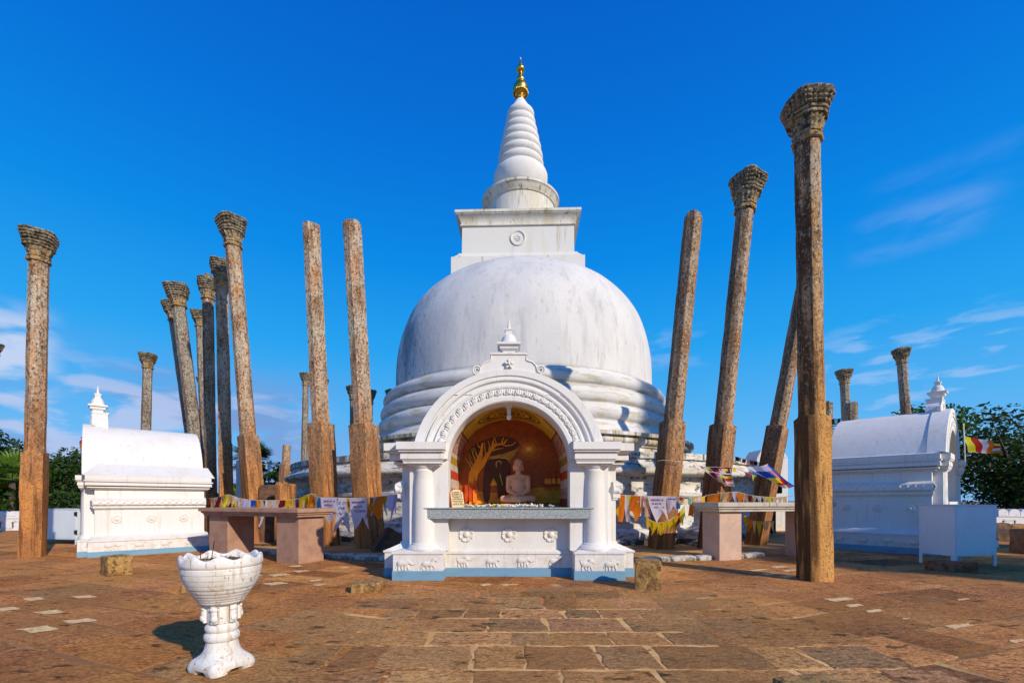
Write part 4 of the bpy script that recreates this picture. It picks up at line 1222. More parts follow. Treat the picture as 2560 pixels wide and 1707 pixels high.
# ================================================================ statue
stt = empty('seated_statue', (0.088, 6.72, 0.909), 0, 'pinkish stone statue seated cross legged in front of the mural', 'statue')
M_statue = mat('pink_sandstone', (0.86, 0.42, 0.235), [dict(c=(0.74, 0.34, 0.18), s=9, lo=0.45, hi=0.65, f=0.6)], rough=0.55, bump=[(60, 0.1, 0.003)])
U = 0.716/1040.0   # metres per zoom pixel, 1040 px = full height
def sp_(u, v): return ((u-1262)*U, (1245-v)*U)
mb = MB()
def c3(a, b, ra, rb, ya=0, yb=0, n=12):
    (x0, z0), (x1, z1) = sp_(*a), sp_(*b)
    mb.cap((x0, ya, z0), (x1, yb, z1), ra*U, rb*U, n=n)
def e3(a, r, y=0, rot=None):
    x, z = sp_(*a); mb.ell((x, y, z), (r[0]*U, r[1]*U, r[2]*U), 20, 14, rot=rot)
e3((1268, 760), (165, 105, 150)); e3((1270, 640), (215, 105, 95)); e3((1268, 900), (160, 115, 140)); e3((1265, 1000), (180, 130, 90))
e3((1262, 690), (150, 120, 90), -.005)
c3((1265, 590), (1267, 500), 66, 58)
e3((1267, 385), (100, 112, 130), -.004); e3((1267, 300), (92, 100, 62)); e3((1267, 255), (50, 55, 32)); e3((1267, 460), (70, 85, 55), -.012)
for s in (-1, 1):
    x = 1267+s*106
    e3((x, 400), (12, 26, 46)); e3((x-s*3, 455), (10, 20, 52))
    c3((1267+s*195, 640), (1267+s*215, 830), 66, 52, 0, 0); c3((1267+s*215, 830), (1267+s*205, 910), 52, 48, 0, -.03)
    c3((1267+s*200, 915), (1267+s*75, 990), 46, 30, -.04, -.125)
# legs
c3((1140, 1075), (945, 1085), 78, 72, -.02, -.08); c3((1390, 1075), (1570, 1085), 78, 72, -.02, -.08)
c3((945, 1090), (1300, 1120), 66, 45, -.09, -.19); c3((1570, 1090), (1180, 1060), 62, 42, -.09, -.20)
c3((1300, 1120), (1420, 1120), 40, 26, -.18, -.16); c3((1200, 1040), (1130, 1045), 34, 22, -.20, -.17)
e3((1262, 1090), (260, 200, 70), -.03)
body = mb.build('figure', M_statue, stt, remesh=0.006)
mb = MB()   # face
for s in (-1, 1):
    e3((1267+s*38, 392), (24, 8, 7), -.077); e3((1267+s*38, 372), (30, 8, 5), -.078)
c3((1267, 385), (1267, 432), 9, 14, -.077, -.088, 8)
e3((1267, 458), (26, 9, 6), -.077); e3((1267, 470), (20, 9, 6), -.076)
mb.build('face_features', M_statue, stt, smooth=True)
mb = MB()   # hair knots
for j in range(6):
    for i in range(14):
        a = PI*i/13+PI; el = 0.35+j*0.2
        x = 0.100*U*1000*math.cos(a)*math.cos(el); y = 0.108*U*1000*math.sin(a)*math.cos(el); z = (1245-345)*U+0.112*U*1000*math.sin(el)
        mb.ell((x+5*U, y-.002, z), (0.0055, 0.0055, 0.0055), 6, 4)
mb.build('hair_curls', M_statue, stt, smooth=True)
mb = MB()   # hands: two palms stacked with fingers
for s, zz in ((-1, 1000), (1, 985)):
    x0, z0 = sp_(1267+s*70, zz)
    mb.ell((x0*0.55, -.150, z0-.004), (0.030, 0.020, 0.009), 12, 8)
    for k in range(4):
        y = -.138-0.009*k
        L_ = (0.036, 0.042, 0.040, 0.030)[k]
        mb.cap((x0*0.2, y, z0-.002), (x0*0.2-s*L_*0.6, y-.001, z0-.001), 0.0052, 0.0045, n=8)
        mb.cap((x0*0.2-s*L_*0.6, y-.001, z0-.001), (x0*0.2-s*L_, y, z0-.005), 0.0045, 0.0038, n=8)
    mb.cap((x0*0.7, -.14, z0+.003), (x0*0.2, -.150, z0+.014), 0.007, 0.005, n=8)
mb.build('hands', M_statue, stt, smooth=True)
mb = MB()   # robe edge and seam
c3((1125, 650), (1350, 665), 7, 7, -.088, -.090, 6); c3((1350, 665), (1500, 630), 7, 8, -.088, -.055, 6); c3((1308, 660), (1306, 990), 5, 5, -.096, -.10, 6); c3((1125, 650), (1150, 720), 6, 4, -.088, -.092, 6)
mb.build('robe_edge', M_statue, stt, smooth=True)
mb = MB()
rough_block(mb, 0.545, 0.30, 0.05, 0.003, 8, 3, 0.35, Matrix.Translation((0.0, -0.03, -0.008)))
mb.build('statue_base', M_statue, stt, smooth=True)

# offering flowers
M_petal = plain('white_petal', (0.80, 0.78, 0.70), 0.6); M_petal_y = plain('yellow_petal', (0.75, 0.68, 0.02), 0.6)
def flower_mesh(seed):
    r_ = random.Random(seed); mb = MB()
    for k in range(5):
        a = 2*PI*k/5+r_.uniform(-.2, .2); t = r_.uniform(0.3, 1.0)
        c = Vector((math.cos(a)*0.011, math.sin(a)*0.011, 0.008+0.006*t))
        mb.ell(c, (0.012, 0.0075, 0.0025), 8, 4, rot=Euler((0, -t*0.8, a), 'XYZ'))
    mb.ell((0, 0, 0.006), (0.004, 0.004, 0.004), 6, 4)
    return mb
fl0 = [flower_mesh(k) for k in range(3)]
fo = []
fx = [1162, 1168, 1176, 1181, 1190, 1196, 1203, 1210, 1217, 1224, 1230, 1243, 1258, 1263, 1269, 1275, 1281, 1286, 1292, 1298, 1301, 1305, 1309, 1313, 1318, 1329, 1335, 1341, 1351, 1376, 1380, 1284, 1290, 1278]
for i, px in enumerate(fx):
    yy = 5.69+0.13+rng.uniform(0, 0.14)
    o = fl0[i % 3].build('offering_flower', M_petal, smooth=True) if i < 3 else fo[i % 3].copy()
    if i < 3: fo.append(o)
    else: COL.objects.link(o)
    o.location = ((px-1280)/F*yy, yy, 0.9075); s = rng.uniform(1.1, 1.9); o.scale = (s, s, s*1.2)
    o.rotation_euler = (rng.uniform(-.5, .5), rng.uniform(-.5, .5), rng.uniform(0, 6))
    tag(o, 'white five petalled blossom lying in the row along the grey granite shelf', 'flower', 'white offering flowers on the granite shelf')
for px, lb in ((1234, 'yellow blossom on the granite shelf, left one of the two yellow ones'), (1251, 'yellow blossom on the granite shelf, right one of the two yellow ones')):
    o = flower_mesh(9).build('offering_flower', M_petal_y, smooth=True)
    o.location = ((px-1280)/F*5.86, 5.86, 0.9075); o.scale = (1.9, 1.9, 2.2); tag(o, lb, 'flower', 'yellow offering flowers on the granite shelf')
# notice board leaning in the niche
nb = empty('notice_board', (-0.71, 6.02, 0.907), math.radians(38), 'cream notice board with rows of black script leaning inside the niche', 'sign')
nb.rotation_euler = (math.radians(-14), 0, math.radians(38))
mb = MB(); mb.prism([(-0.095, 0), (0.095, 0), (0.095, 0.20), (0.05, 0.235), (0.0, 0.245), (-0.05, 0.235), (-0.095, 0.20)], -0.006, 0.006)
mb.build('board', plain('cream_board', (0.66, 0.52, 0.30)), nb)
mb = MB(); mb.prism([(-0.105, -0.002), (0.105, -0.002), (0.105, 0.205), (0.05, 0.247), (0.0, 0.257), (-0.05, 0.247), (-0.105, 0.205)], 0.0065, 0.014)
mb.build('frame', plain('red_board_frame', (0.40, 0.03, 0.015)), nb)
def script_row(mb, x0, x1, z, h, y, seed, slope=0.0, r=0.0016, bold=False):
    # round Sinhala-like letters drawn as small loops
    r_ = random.Random(seed); x = x0
    while x < x1-h*0.7:
        w = h*r_.uniform(0.7, 1.15)
        zb = z+(x-x0)*slope
        kind = r_.randint(0, 4); pts = []
        n = 12
        for i in range(n+1):
            t = i/n
            if kind == 0: a = PI*1.9*t+0.5; pts.append((x+w/2+w*0.38*math.cos(a), zb+h*0.5+h*0.42*math.sin(a)))
            elif kind == 1: a = PI*1.5*t-0.8; pts.append((x+w/2+w*0.40*math.cos(a), zb+h*0.4+h*0.40*math.sin(a)*(1+0.4*t)))
            elif kind == 2: pts.append((x+w*t*0.9, zb+h*(0.45+0.42*math.sin(t*PI*2.4))))
            elif kind == 3: a = -PI*1.6*t+2.4; pts.append((x+w/2+w*0.35*math.cos(a), zb+h*0.45+h*0.45*math.sin(a)))
            else: a = PI*2.6*t; q = 0.42-0.28*t; pts.append((x+w/2+w*q*math.cos(a), zb+h*0.5+h*q*math.sin(a)))
        mb.tube([(p[0], y, p[1]) for p in pts], r, 4)
        x += w*1.12
        if r_.random() < 0.16: x += h*0.6
    return mb
mb = MB()
for k in range(8):
    h_ = 0.018 if k < 5 else 0.012
    w_ = 0.085 if k % 3 else 0.07
    script_row(mb, -w_, w_, 0.195-k*0.0235, h_, -0.0075, 50+k, r=0.0024)
mb.build('lettering', plain('black_lettering', (0.02, 0.015, 0.01)), nb)
# ================================================================ stone tables
M_tb1 = mat('red_brown_table_granite', (0.42, 0.25, 0.17), [dict(c=(0.31, 0.165, 0.115), s=5, lo=0.45, hi=0.62, f=0.7), dict(c=(0.12, 0.07, 0.05), s=60, lo=0.58, hi=0.68, f=0.7), dict(c=(0.42, 0.30, 0.24), s=80, lo=0.6, hi=0.7, f=0.6)], bump=[(90, 0.4, 0.005), (12, 0.25, 0.01)])
M_tb2 = mat('pink_grey_table_granite', (0.58, 0.40, 0.31), [dict(c=(0.44, 0.31, 0.24), s=4, lo=0.45, hi=0.62, f=0.6), dict(c=(0.16, 0.11, 0.09), s=(30, 30, 70), lo=0.60, hi=0.7, f=0.6), dict(c=(0.55, 0.43, 0.36), s=70, lo=0.58, hi=0.7, f=0.6)], bump=[(90, 0.4, 0.005), (12, 0.25, 0.01)])
M_tb2t = mat('grey_table_top_granite', (0.50, 0.45, 0.38), [dict(c=(0.3, 0.26, 0.22), s=6, lo=0.5, hi=0.65, f=0.6), dict(c=(0.14, 0.10, 0.08), s=(14, 14, 3), lo=0.66, hi=0.7, f=0.7)], bump=[(80, 0.3, 0.005)])
def table(label, origin, ang, L, Dp, ztop, legs, lw, mt, ml, zb=0.735):
    t = empty('stone_table', (origin[0], origin[1], 0), ang, label, 'table')
    # local: x to the right along the long side, y to the back, origin = front right corner of the slab, slab spans x -L..0
    mb = MB()
    th = ztop-zb
    def ring(i, z0, z1): mb.box(-L+i, -i, i, Dp-i, z0, z1)
    ring(0.0, ztop-th*0.46, ztop); ring(0.028, ztop-th*0.70, ztop-th*0.461); ring(0.045, ztop-th*0.76, ztop-th*0.701); ring(0.055, zb, ztop-th*0.761)
    mb.build('table_top', mt, t, bevel=0.006)
    for x0 in legs:
        mb = MB(); mb.box(x0, x0+lw, 0.12, 0.12+lw*0.97, -0.03, zb-0.001)
        mb.build('leg', ml, t, bevel=0.008)
    return t
ca, sa = math.cos(math.radians(-25)), math.sin(math.radians(-25))
# near right leg corner measured at (-3.355, 7.16)
cx0, cy0 = -3.355+0.12*ca-0.12*(-sa)*(-1)*(-1), 7.16
ox = -3.355+0.12*ca+0.12*sa*1.0; oy = 7.16+0.12*sa-0.12*ca
table('reddish brown stone table on two square legs left of the front shrine', (ox, oy), math.radians(-25), 2.49, 0.74, 0.868, (-0.12-0.51, -0.12-1.75-0.50), 0.51, M_tb1, M_tb1, 0.735)
a2 = math.radians(15)
ca, sa = math.cos(a2), math.sin(a2)
LW = 0.44; L2 = 2.46
# corner of first leg (3.436,7.54) is its front left corner -> local x = -L+0.12
lx, ly = -L2+0.12, 0.12
ox = 3.436-(lx*ca-ly*sa); oy = 7.54-(lx*sa+ly*ca)
table('pale pinkish stone table on square legs right of the front shrine', (ox, oy), a2, L2, 0.66, 0.965, (lx, lx+1.78), LW, M_tb2t, M_tb2, 0.81)

# ================================================================ urn
M_urn = mat('stained_urn_paint', (0.74, 0.725, 0.70), [
    dict(c=(0.52, 0.44, 0.34), s=(9, 9, 3), lo=0.47, hi=0.62, f=0.4),
    dict(c=(0.42, 0.28, 0.17), s=(34, 34, 1.8), lo=0.56, hi=0.64, f=0.5, d=8),
    dict(c=(0.12, 0.075, 0.05), s=(60, 60, 3), lo=0.61, hi=0.67, f=0.65, d=8),
    dict(c=(0.20, 0.15, 0.10), s=46, lo=0.62, hi=0.67, f=0.8),
    dict(c=(0.36, 0.22, 0.11), s=(26, 26, 22), lo=0.42, hi=0.58, f=0.7, z=(0.06, 0.0))], rough=0.8, spec=0.15, bump=[(24, 0.35, 0.008), (90, 0.3, 0.003)])
ux, uy = -1.72, 2.70
urn = empty('incense_urn', (ux, uy, 0), math.radians(20), 'white scalloped pedestal urn filled with earth in the left foreground', 'urn')
mb = MB()
NU = 96
def scal(r, z, a):
    k = 0
    if z > 0.64:
        w_ = (0.5+0.5*math.cos(a*9))**1.2
        k = min(1, (z-0.64)/0.045)
        return r*(1+0.006*k*w_), z-0.026*k*(1-w_)
    return r, z
bowl = [(0.100, 0.395), (0.108, 0.398)]
zz = 0.402; rr = 0.112
for i, (h_, dr) in enumerate(((.014, .007), (.014, .009), (.016, .011), (.019, .013), (.024, .014), (.028, .014), (.031, .012), (.032, .008), (.032, .004))):
    bowl += [(rr-0.001, zz), (rr+0.0045, zz+0.002), (rr+dr*0.55+0.004, zz+h_*0.5), (rr+dr+0.0025, zz+h_*0.93), (rr+dr-0.001, zz+h_)]
    rr += dr; zz += h_
bowl += [(0.203, 0.614), (0.210, 0.620), (0.214, 0.632), (0.214, 0.650), (0.212, 0.672), (0.208, 0.685), (0.200, 0.690), (0.191, 0.686), (0.186, 0.67), (0.184, 0.64), (0.180, 0.60)]
mb.lathe(bowl, NU, fn=scal, cap=False)
mb.lathe([(0.001, 0.40), (0.100, 0.395)], NU, cap=False)
mb.build('bowl', M_urn, urn, smooth=40)
mb = MB()
def soilf(r, z, a): return r, z+0.010*nz((r*math.cos(a), r*math.sin(a), 0), 30)+0.006*nz((r*math.cos(a), r*math.sin(a), 0), 80)
mb.lathe([(0.184, 0.640), (0.15, 0.644), (0.12, 0.648), (0.08, 0.650), (0.04, 0.650), (0.002, 0.650)], 60, fn=soilf, cap=False)
for i in range(120):     # burnt stubs and ash
    a = rng.uniform(0, 6.28); r = 0.165*math.sqrt(rng.random())
    p = Vector((r*math.cos(a), r*math.sin(a), 0.648)); q = p+Vector((rng.uniform(-.03, .03), rng.uniform(-.03, .03), rng.uniform(0, .012)))
    mb.tube([p, q], 0.0015, 4, m=1 if rng.random() < 0.4 else 0)
mb.build('soil', [mat('burnt_soil', (0.10, 0.055, 0.03), [dict(c=(0.30, 0.22, 0.15), s=50, lo=0.55, hi=0.65, f=0.8)], bump=[(60, 0.8, 0.01)]), plain('pale_stub', (0.4, 0.3, 0.22))], urn, smooth=40)
mb = MB()
mb.lathe([(0.075, 0.28), (0.082, 0.30), (0.082, 0.385), (0.10, 0.395), (0.10, 0.40)], 48)
def rq(r, z, a): return r*(1+0.01*math.sin(a*8)), z
mb.lathe([(0.078, 0.175), (0.086, 0.180), (0.092, 0.192), (0.092, 0.212), (0.084, 0.224), (0.078, 0.230), (0.084, 0.237), (0.088, 0.250), (0.086, 0.264), (0.078, 0.274), (0.072, 0.282)], 48)
for k in range(6):       # leaf brackets round the stem
    a = 2*PI*k/6+0.35
    M = Matrix.Rotation(a, 4, 'Z')
    mb.ell((0.086, 0, 0.335), (0.020, 0.022, 0.052), 10, 8, M=M)
    mb.ell((0.098, 0, 0.318), (0.013, 0.020, 0.020), 10, 8, M=M)
    mb.ell((0.094, 0, 0.372), (0.012, 0.026, 0.016), 10, 8, M=M)
    mb.box(0.060, 0.094, -0.020, 0.020, 0.292, 0.392, M=M)
mb.build('stem', M_urn, urn, smooth=40)
mb = MB()                # four lobed foot
NF = 96
def footf(r, z, a):
    lob = abs(math.cos(2*a))**0.8        # 1 at the four feet
    t = max(0, 1-z/0.12)
    sqr = min(1.30, 1/max(abs(math.cos(a+PI/4)), abs(math.sin(a+PI/4))))
    k = 1+(sqr*0.93-1)*min(1, t*1.4)
    if z < 0.03:
        zl = z+(1-lob)**1.0*0.045*(1 if lob < 0.75 else 0.0)
        return r*k, zl if lob < 0.75 else z
    return r*k, z
mb.lathe([(0.10, 0.001), (0.130, 0.0), (0.139, 0.006), (0.143, 0.03), (0.142, 0.052), (0.136, 0.068), (0.126, 0.080), (0.122, 0.082), (0.110, 0.094), (0.101, 0.106), (0.094, 0.122), (0.088, 0.142), (0.082, 0.165), (0.080, 0.178)], NF, fn=footf)
mb.build('foot', M_urn, urn, smooth=45)
for px, lean, hh, lb in ((-0.045, 0.02, 0.125, 'tall thin black incense stick standing in the white urn'), (-0.105, -0.004, 0.055, 'short black incense stick standing in the white urn, left of the tall one')):
    mb = MB(); mb.tube([(0, 0, 0), (lean, 0, hh)], 0.0022, 6)
    o = mb.build('incense_stick', plain('charred_stick', (0.02, 0.015, 0.012)), None)
    o.location = (ux+px, uy-0.03, 0.64); tag(o, lb, 'incense stick')

# ================================================================ loose stone blocks
def block(label, loc, rz, size, m_, amp=0.02, rnd=0.14, seed=0.0, rx=0.0, ry=0.0, seg=9, cat='stone block', group=None):
    mb = MB(); rough_block(mb, *size, amp, seg, seed, rnd)
    o = mb.build('stone_block', m_, smooth=45)
    o.location = loc; o.rotation_euler = (rx, ry, rz)
    return tag(o, label, cat, group)
M_blk = mat('golden_block_stone', (0.42, 0.25, 0.085), [dict(c=(0.20, 0.10, 0.035), s=9, lo=0.45, hi=0.6, f=0.8), dict(c=(0.10, 0.055, 0.02), s=24, lo=0.52, hi=0.62, f=0.8), dict(c=(0.60, 0.45, 0.22), s=30, lo=0.58, hi=0.68, f=0.7)], bump=[(16, 0.9, 0.03), (60, 0.6, 0.01)])
M_brick = mat('red_brick_block', (0.33, 0.12, 0.06), [dict(c=(0.10, 0.045, 0.025), s=8, lo=0.45, hi=0.6, f=0.8), dict(c=(0.5, 0.28, 0.15), s=26, lo=0.58, hi=0.68, f=0.6)], bump=[((6, 30, 6), 1.0, 0.03), (60, 0.5, 0.01)])
M_dark = mat('dark_stub_stone', (0.17, 0.095, 0.06), [dict(c=(0.08, 0.045, 0.03), s=7, lo=0.45, hi=0.6, f=0.8), dict(c=(0.4, 0.3, 0.22), s=50, lo=0.7, hi=0.75, f=0.7)], bump=[(14, 0.8, 0.03), (60, 0.5, 0.01)])
block('golden brown cube of stone on the floor before the left shrine', (-5.32, 6.12, -0.01), math.radians(-33), (0.30, 0.27, 0.27), M_blk, 0.018, 0.16, 2)
block('flat yellowish stone slab on the floor at the left foot of the front shrine', (-1.60, 5.02, -0.01), math.radians(12), (0.32, 0.22, 0.115), M_blk, 0.014, 0.14, 5)
block('upright square cut stone at the right foot of the front shrine', (1.545, 5.18, -0.01), math.radians(-14), (0.28, 0.25, 0.335), M_blk, 0.010, 0.10, 8)
block('long red brick coloured stone lying under the right metal cabinet', (6.22, 6.45, -0.01), math.radians(-24), (0.52, 0.20, 0.15), M_brick, 0.015, 0.12, 11)
block('orange stone corner cut by the bottom edge of the photo', (1.47, 2.17, -0.01), math.radians(10), (0.32, 0.26, 0.13), M_blk, 0.012, 0.12, 14)
block('tiny mossy stone on the floor left of the urn bowl', (-3.58, 5.0, 0), 0.4, (0.09, 0.09, 0.07), M_blk, 0.012, 0.3, 17)
block('dark brown stone block beside the right edge of the right metal cabinet', (13.6, 12.9, 0), 0.2, (0.62, 0.5, 0.36), M_dark, 0.03, 0.14, 20)
block('orange brown stone block against the white parapet on the right', (16.3, 14.8, 0.0), 0.1, (0.75, 0.5, 0.22), M_blk, 0.03, 0.14, 23)
block('low dark stone with a pale top lying before the right parapet', (12.2, 11.3, 0), -0.1, (0.70, 0.5, 0.26), M_dark, 0.03, 0.14, 26)
block('tall brown stone block cut by the right edge of the photo', (9.72, 8.55, 0), 0.1, (0.34, 0.4, 0.46), M_dark, 0.02, 0.12, 29)
block('dark squared stone tilted on its corner left of the front shrine', (-2.50, 8.75, -0.12), math.radians(20), (0.50, 0.50, 0.56), M_dark, 0.02, 0.08, 32, ry=math.radians(33), rx=math.radians(-8))
# broken stub of a pillar and the dark low wall piece beside it
mb = shaft_mesh(0.42, 0.42, 1.34, None, 0.35, 3.3, brk=True)
o = mb.build('stone_stump', ST[0], smooth=30); o.location = (-5.02, 10.1, 0); tag(o, 'short octagonal broken pillar stub between the left table and the terrace', 'stone stump')
block('dark flat topped stone block behind the bunting left of the broken stub', (-5.62, 10.7, 0), 0.1, (0.46, 0.4, 1.36), M_dark, 0.02, 0.08, 37)
block('dark low stone behind the bunting with the floodlight mast above it', (-6.25, 11.2, 0), 0.1, (0.62, 0.4, 1.10), M_dark, 0.02, 0.08, 41)

# ================================================================ metal cabinets
M_cab = mat('pale_blue_metal_paint', (0.66, 0.72, 0.78), [dict(c=(0.56, 0.62, 0.68), s=2, lo=0.4, hi=0.7, f=0.6), dict(c=(0.30, 0.22, 0.15), s=22, lo=0.66, hi=0.7, f=0.6)], rough=0.5, spec=0.4)
M_hinge = plain('dark_hinge_metal', (0.04, 0.04, 0.04), 0.5, metal=0.6)
def cabinet(loc, rz, w, dp, z0, z1, label):
    c = empty('metal_cabinet', loc, rz, label, 'cabinet', None)
    mb = MB(); mb.box(0, w, 0, dp, z0, z1-0.012); body = mb.build('body', M_cab, c, bevel=0.004)
    mb = MB(); mb.box(-0.015, w+0.015, -0.015, dp+0.015, z1-0.011, z1+0.004); mb.build('lid', M_cab, c, bevel=0.003)
    mb = MB(); mb.box(0.035, w-0.012, -0.006, -0.0005, z0+0.03, z1-0.035); mb.build('door_panel', M_cab, c, bevel=0.002)
    mb = MB(); mb.tube([(0.07, -0.006, (z0+z1)/2-0.05), (0.07, -0.03, (z0+z1)/2-0.05), (0.07, -0.03, (z0+z1)/2+0.05), (0.07, -0.006, (z0+z1)/2+0.05)], 0.005, 6); mb.build('handle', M_cab, c)
    for x in (0.0, w-0.05):
        for y in (0.0, dp-0.05):
            mb = MB()
            mb.box(x, x+0.05, y+(0 if y == 0 else 0.044), y+(0.006 if y == 0 else 0.05), 0, z0-0.001)
            mb.box(x+(0 if x == 0 else 0.044), x+(0.006 if x == 0 else 0.05), y+(0.0065 if y == 0 else 0), y+(0.05 if y == 0 else 0.0435), 0, z0-0.001)
            mb.build('leg', M_cab, c)
    for z in (z0+(z1-z0)*0.16, z0+(z1-z0)*0.76):
        mb = MB(); mb.lathe([(0.012, z), (0.012, z+0.11)], 10, cx=w+0.006, cy=-0.006); mb.box(w-0.06, w, -0.010, -0.0065, z+0.01, z+0.10); mb.build('hinge', M_hinge if loc[0] < 0 else M_cab, c)
    return c
cabinet((6.62, 6.81, 0), math.radians(10.5), 0.80, 0.50, 0.158, 0.93, 'pale blue painted metal cabinet on short legs before the right shrine')
cl = cabinet((-10.85, 10.45, 0), math.radians(-9), 1.02, 0.6, 0.11, 0.80, 'pale blue metal cabinet in the shade between the leftmost pillar and the left shrine')

# ================================================================ parapet walls
M_par = mat('whitewashed_parapet', (0.72, 0.71, 0.72), [dict(c=(0.30, 0.29, 0.32), s=(3, 3, 8), lo=0.55, hi=0.68, f=0.7), dict(c=(0.10, 0.09, 0.09), s=(8, 8, 10), lo=0.62, hi=0.70, f=0.7)], bump=[(12, 0.5, 0.02)])
def parapet(label, a, b, hgt, pitch):
    a = Vector((*a, 0)); b = Vector((*b, 0)); L = (b-a).length
    w = empty('parapet_wall', a, math.atan2(b.y-a.y, b.x-a.x), label, 'wall')
    n = int(L/pitch)
    mb = MB(); mb.box(0, n*pitch, 0, 0.22, -0.1, hgt*0.62)
    mb.box(0, n*pitch, -0.025, 0.245, hgt*0.621, hgt*0.67)
    # arrow shaped lamp niches as raised dark reveals
    mb.build('wall_body', M_par, w, bevel=0.004)
    mb = MB()
    for i in range(n):
        x = (i+0.5)*pitch; r = pitch*0.47
        pts = [(x-r, hgt*0.671)]+[(x+r*math.cos(PI-PI*k/12), hgt-r*0.85+r*0.85*math.sin(PI*k/12)) for k in range(13)]+[(x+r, hgt*0.671)]
        mb.prism(pts, 0.0, 0.22)
    mb.build('merlons', M_par, w, smooth=30)
    mb = MB()
    for i in range(n):
        x = (i+0.5)*pitch
        mb.prism([(x-0.045, hgt*0.36), (x+0.045, hgt*0.36), (x, hgt*0.47)], -0.004, 0.0)
        mb.prism([(x-0.02, hgt*0.12), (x+0.02, hgt*0.12), (x+0.02, hgt*0.355), (x-0.02, hgt*0.355)], -0.004, 0.0)
    mb.build('lamp_niches', plain('shadowed_niche', (0.10, 0.07, 0.06)), w)
    return w
parapet('low white scalloped parapet behind the leftmost pillar', (-21, 14.4), (-9.5, 16.2), 0.64, 0.36)
parapet('low white scalloped parapet on the right behind the metal cabinet', (12.5, 16.2), (24, 15.0), 0.70, 0.36)

# white building parts far behind
mb = MB(); mb.box(-0.02, 0.36, 0, 0.3, 0, 2.25)
vs = []
o = mb.build('white_pylon', M_white, bevel=0.03); o.location = (-8.6, 14.2, 0); tag(o, 'plain white wall slab between two pillars of the left cluster', 'wall')
mb = MB(); mb.box(0, 1.0, 0, 0.8, 0, 2.35); mb.prism([(0, 2.351), (1.0, 2.351), (0.85, 2.62), (0.15, 2.62)], 0.0, 0.8)
o = mb.build('white_pylon', M_white, bevel=0.02); o.location = (7.85, 14.6, 0); tag(o, 'white plastered block with sloping shoulders between the strongly leaning pillar and the biggest pillar', 'wall')
mb = MB(); mb.box(0, 0.42, 0, 0.3, 0, 0.34)
o = mb.build('speaker_box', plain('black_box_plastic', (0.008, 0.008, 0.008), 0.5), bevel=0.03); o.location = (7.55, 13.4, 1.20); tag(o, 'black rounded box beside the white block right of the strongly leaning pillar', 'box')
mb = MB(); mb.box(0.15, 0.27, 0.08, 0.2, 0.0, 1.199)
o = mb.build('speaker_stand', plain('dark_stand', (0.05, 0.045, 0.04)), bevel=0.01); o.location = (7.55, 13.4, 0); tag(o, 'post carrying the black rounded box, mostly hidden by the bunting', 'stand')
# little altar with stepped plinth against the terrace, right of the yellow garland
al = empty('small_altar', (4.15, 10.02, 0), math.radians(24), 'small stepped white altar against the round terrace behind the pale table', 'altar')
mb = MB()
sqstack(mb, [(.30, 0), (.30, .12), (.26, .14), (.22, .20), (.22, .26), (.27, .28), (.27, .34), (.20, .38), (.13, .44), (.12, .50), (.10, .52), (.10, .84), (.14, .86), (.14, .92)])
mb.build('stepped_plinth', M_terrace, al, smooth=30)

# ================================================================ bunting
def cloth_mat(n, c): 
    m = plain(n, c, 0.8)
    t = m.node_tree; b = t.nodes['Principled BSDF']
    tr = t.nodes.new('ShaderNodeBsdfTranslucent'); tr.inputs[0].default_value = (*c, 1)
    mx = t.nodes.new('ShaderNodeMixShader'); mx.inputs[0].default_value = 0.5
    out = [x for x in t.nodes if x.type == 'OUTPUT_MATERIAL'][0]
    t.links.new(b.outputs[0], mx.inputs[1]); t.links.new(tr.outputs[0], mx.inputs[2]); t.links.new(mx.outputs[0], out.inputs[0])
    return m
C = dict(white=cloth_mat('white_cloth', (0.68, 0.66, 0.80)), orange=cloth_mat('orange_cloth', (0.75, 0.20, 0.01)), yellow=cloth_mat('yellow_cloth', (0.78, 0.50, 0.01)), lemon=cloth_mat('lemon_cloth', (0.80, 0.74, 0.05)),
         red=cloth_mat('red_cloth', (0.55, 0.03, 0.01)), blue=cloth_mat('blue_cloth', (0.01, 0.10, 0.55)), sky=cloth_mat('sky_cloth', (0.02, 0.30, 0.72)), cream=cloth_mat('cream_cloth', (0.72, 0.52, 0.28)), green=cloth_mat('sea_green_cloth', (0.12, 0.42, 0.36)),
         navy=cloth_mat('navy_cloth', (0.005, 0.01, 0.06)), maroon=cloth_mat('maroon_cloth', (0.22, 0.01, 0.02)), lilac=cloth_mat('lilac_cloth', (0.50, 0.42, 0.72)), pink=cloth_mat('peach_cloth', (0.70, 0.42, 0.25)), dyel=cloth_mat('mustard_cloth', (0.62, 0.42, 0.01)))
M_rope = plain('pale_rope', (0.55, 0.46, 0.33))
def catmull(pts, n=8):
    out = []
    for i in range(len(pts)-1):
        p0 = pts[max(0, i-1)]; p1 = pts[i]; p2 = pts[i+1]; p3 = pts[min(len(pts)-1, i+2)]
        for k in range(n):
            t = k/n
            out.append(0.5*((2*p1)+(p2-p0)*t+(2*p0-5*p1+4*p2-p3)*t*t+(3*p1-p0-3*p2+p3)*t*t*t))
    out.append(pts[-1])
    return out
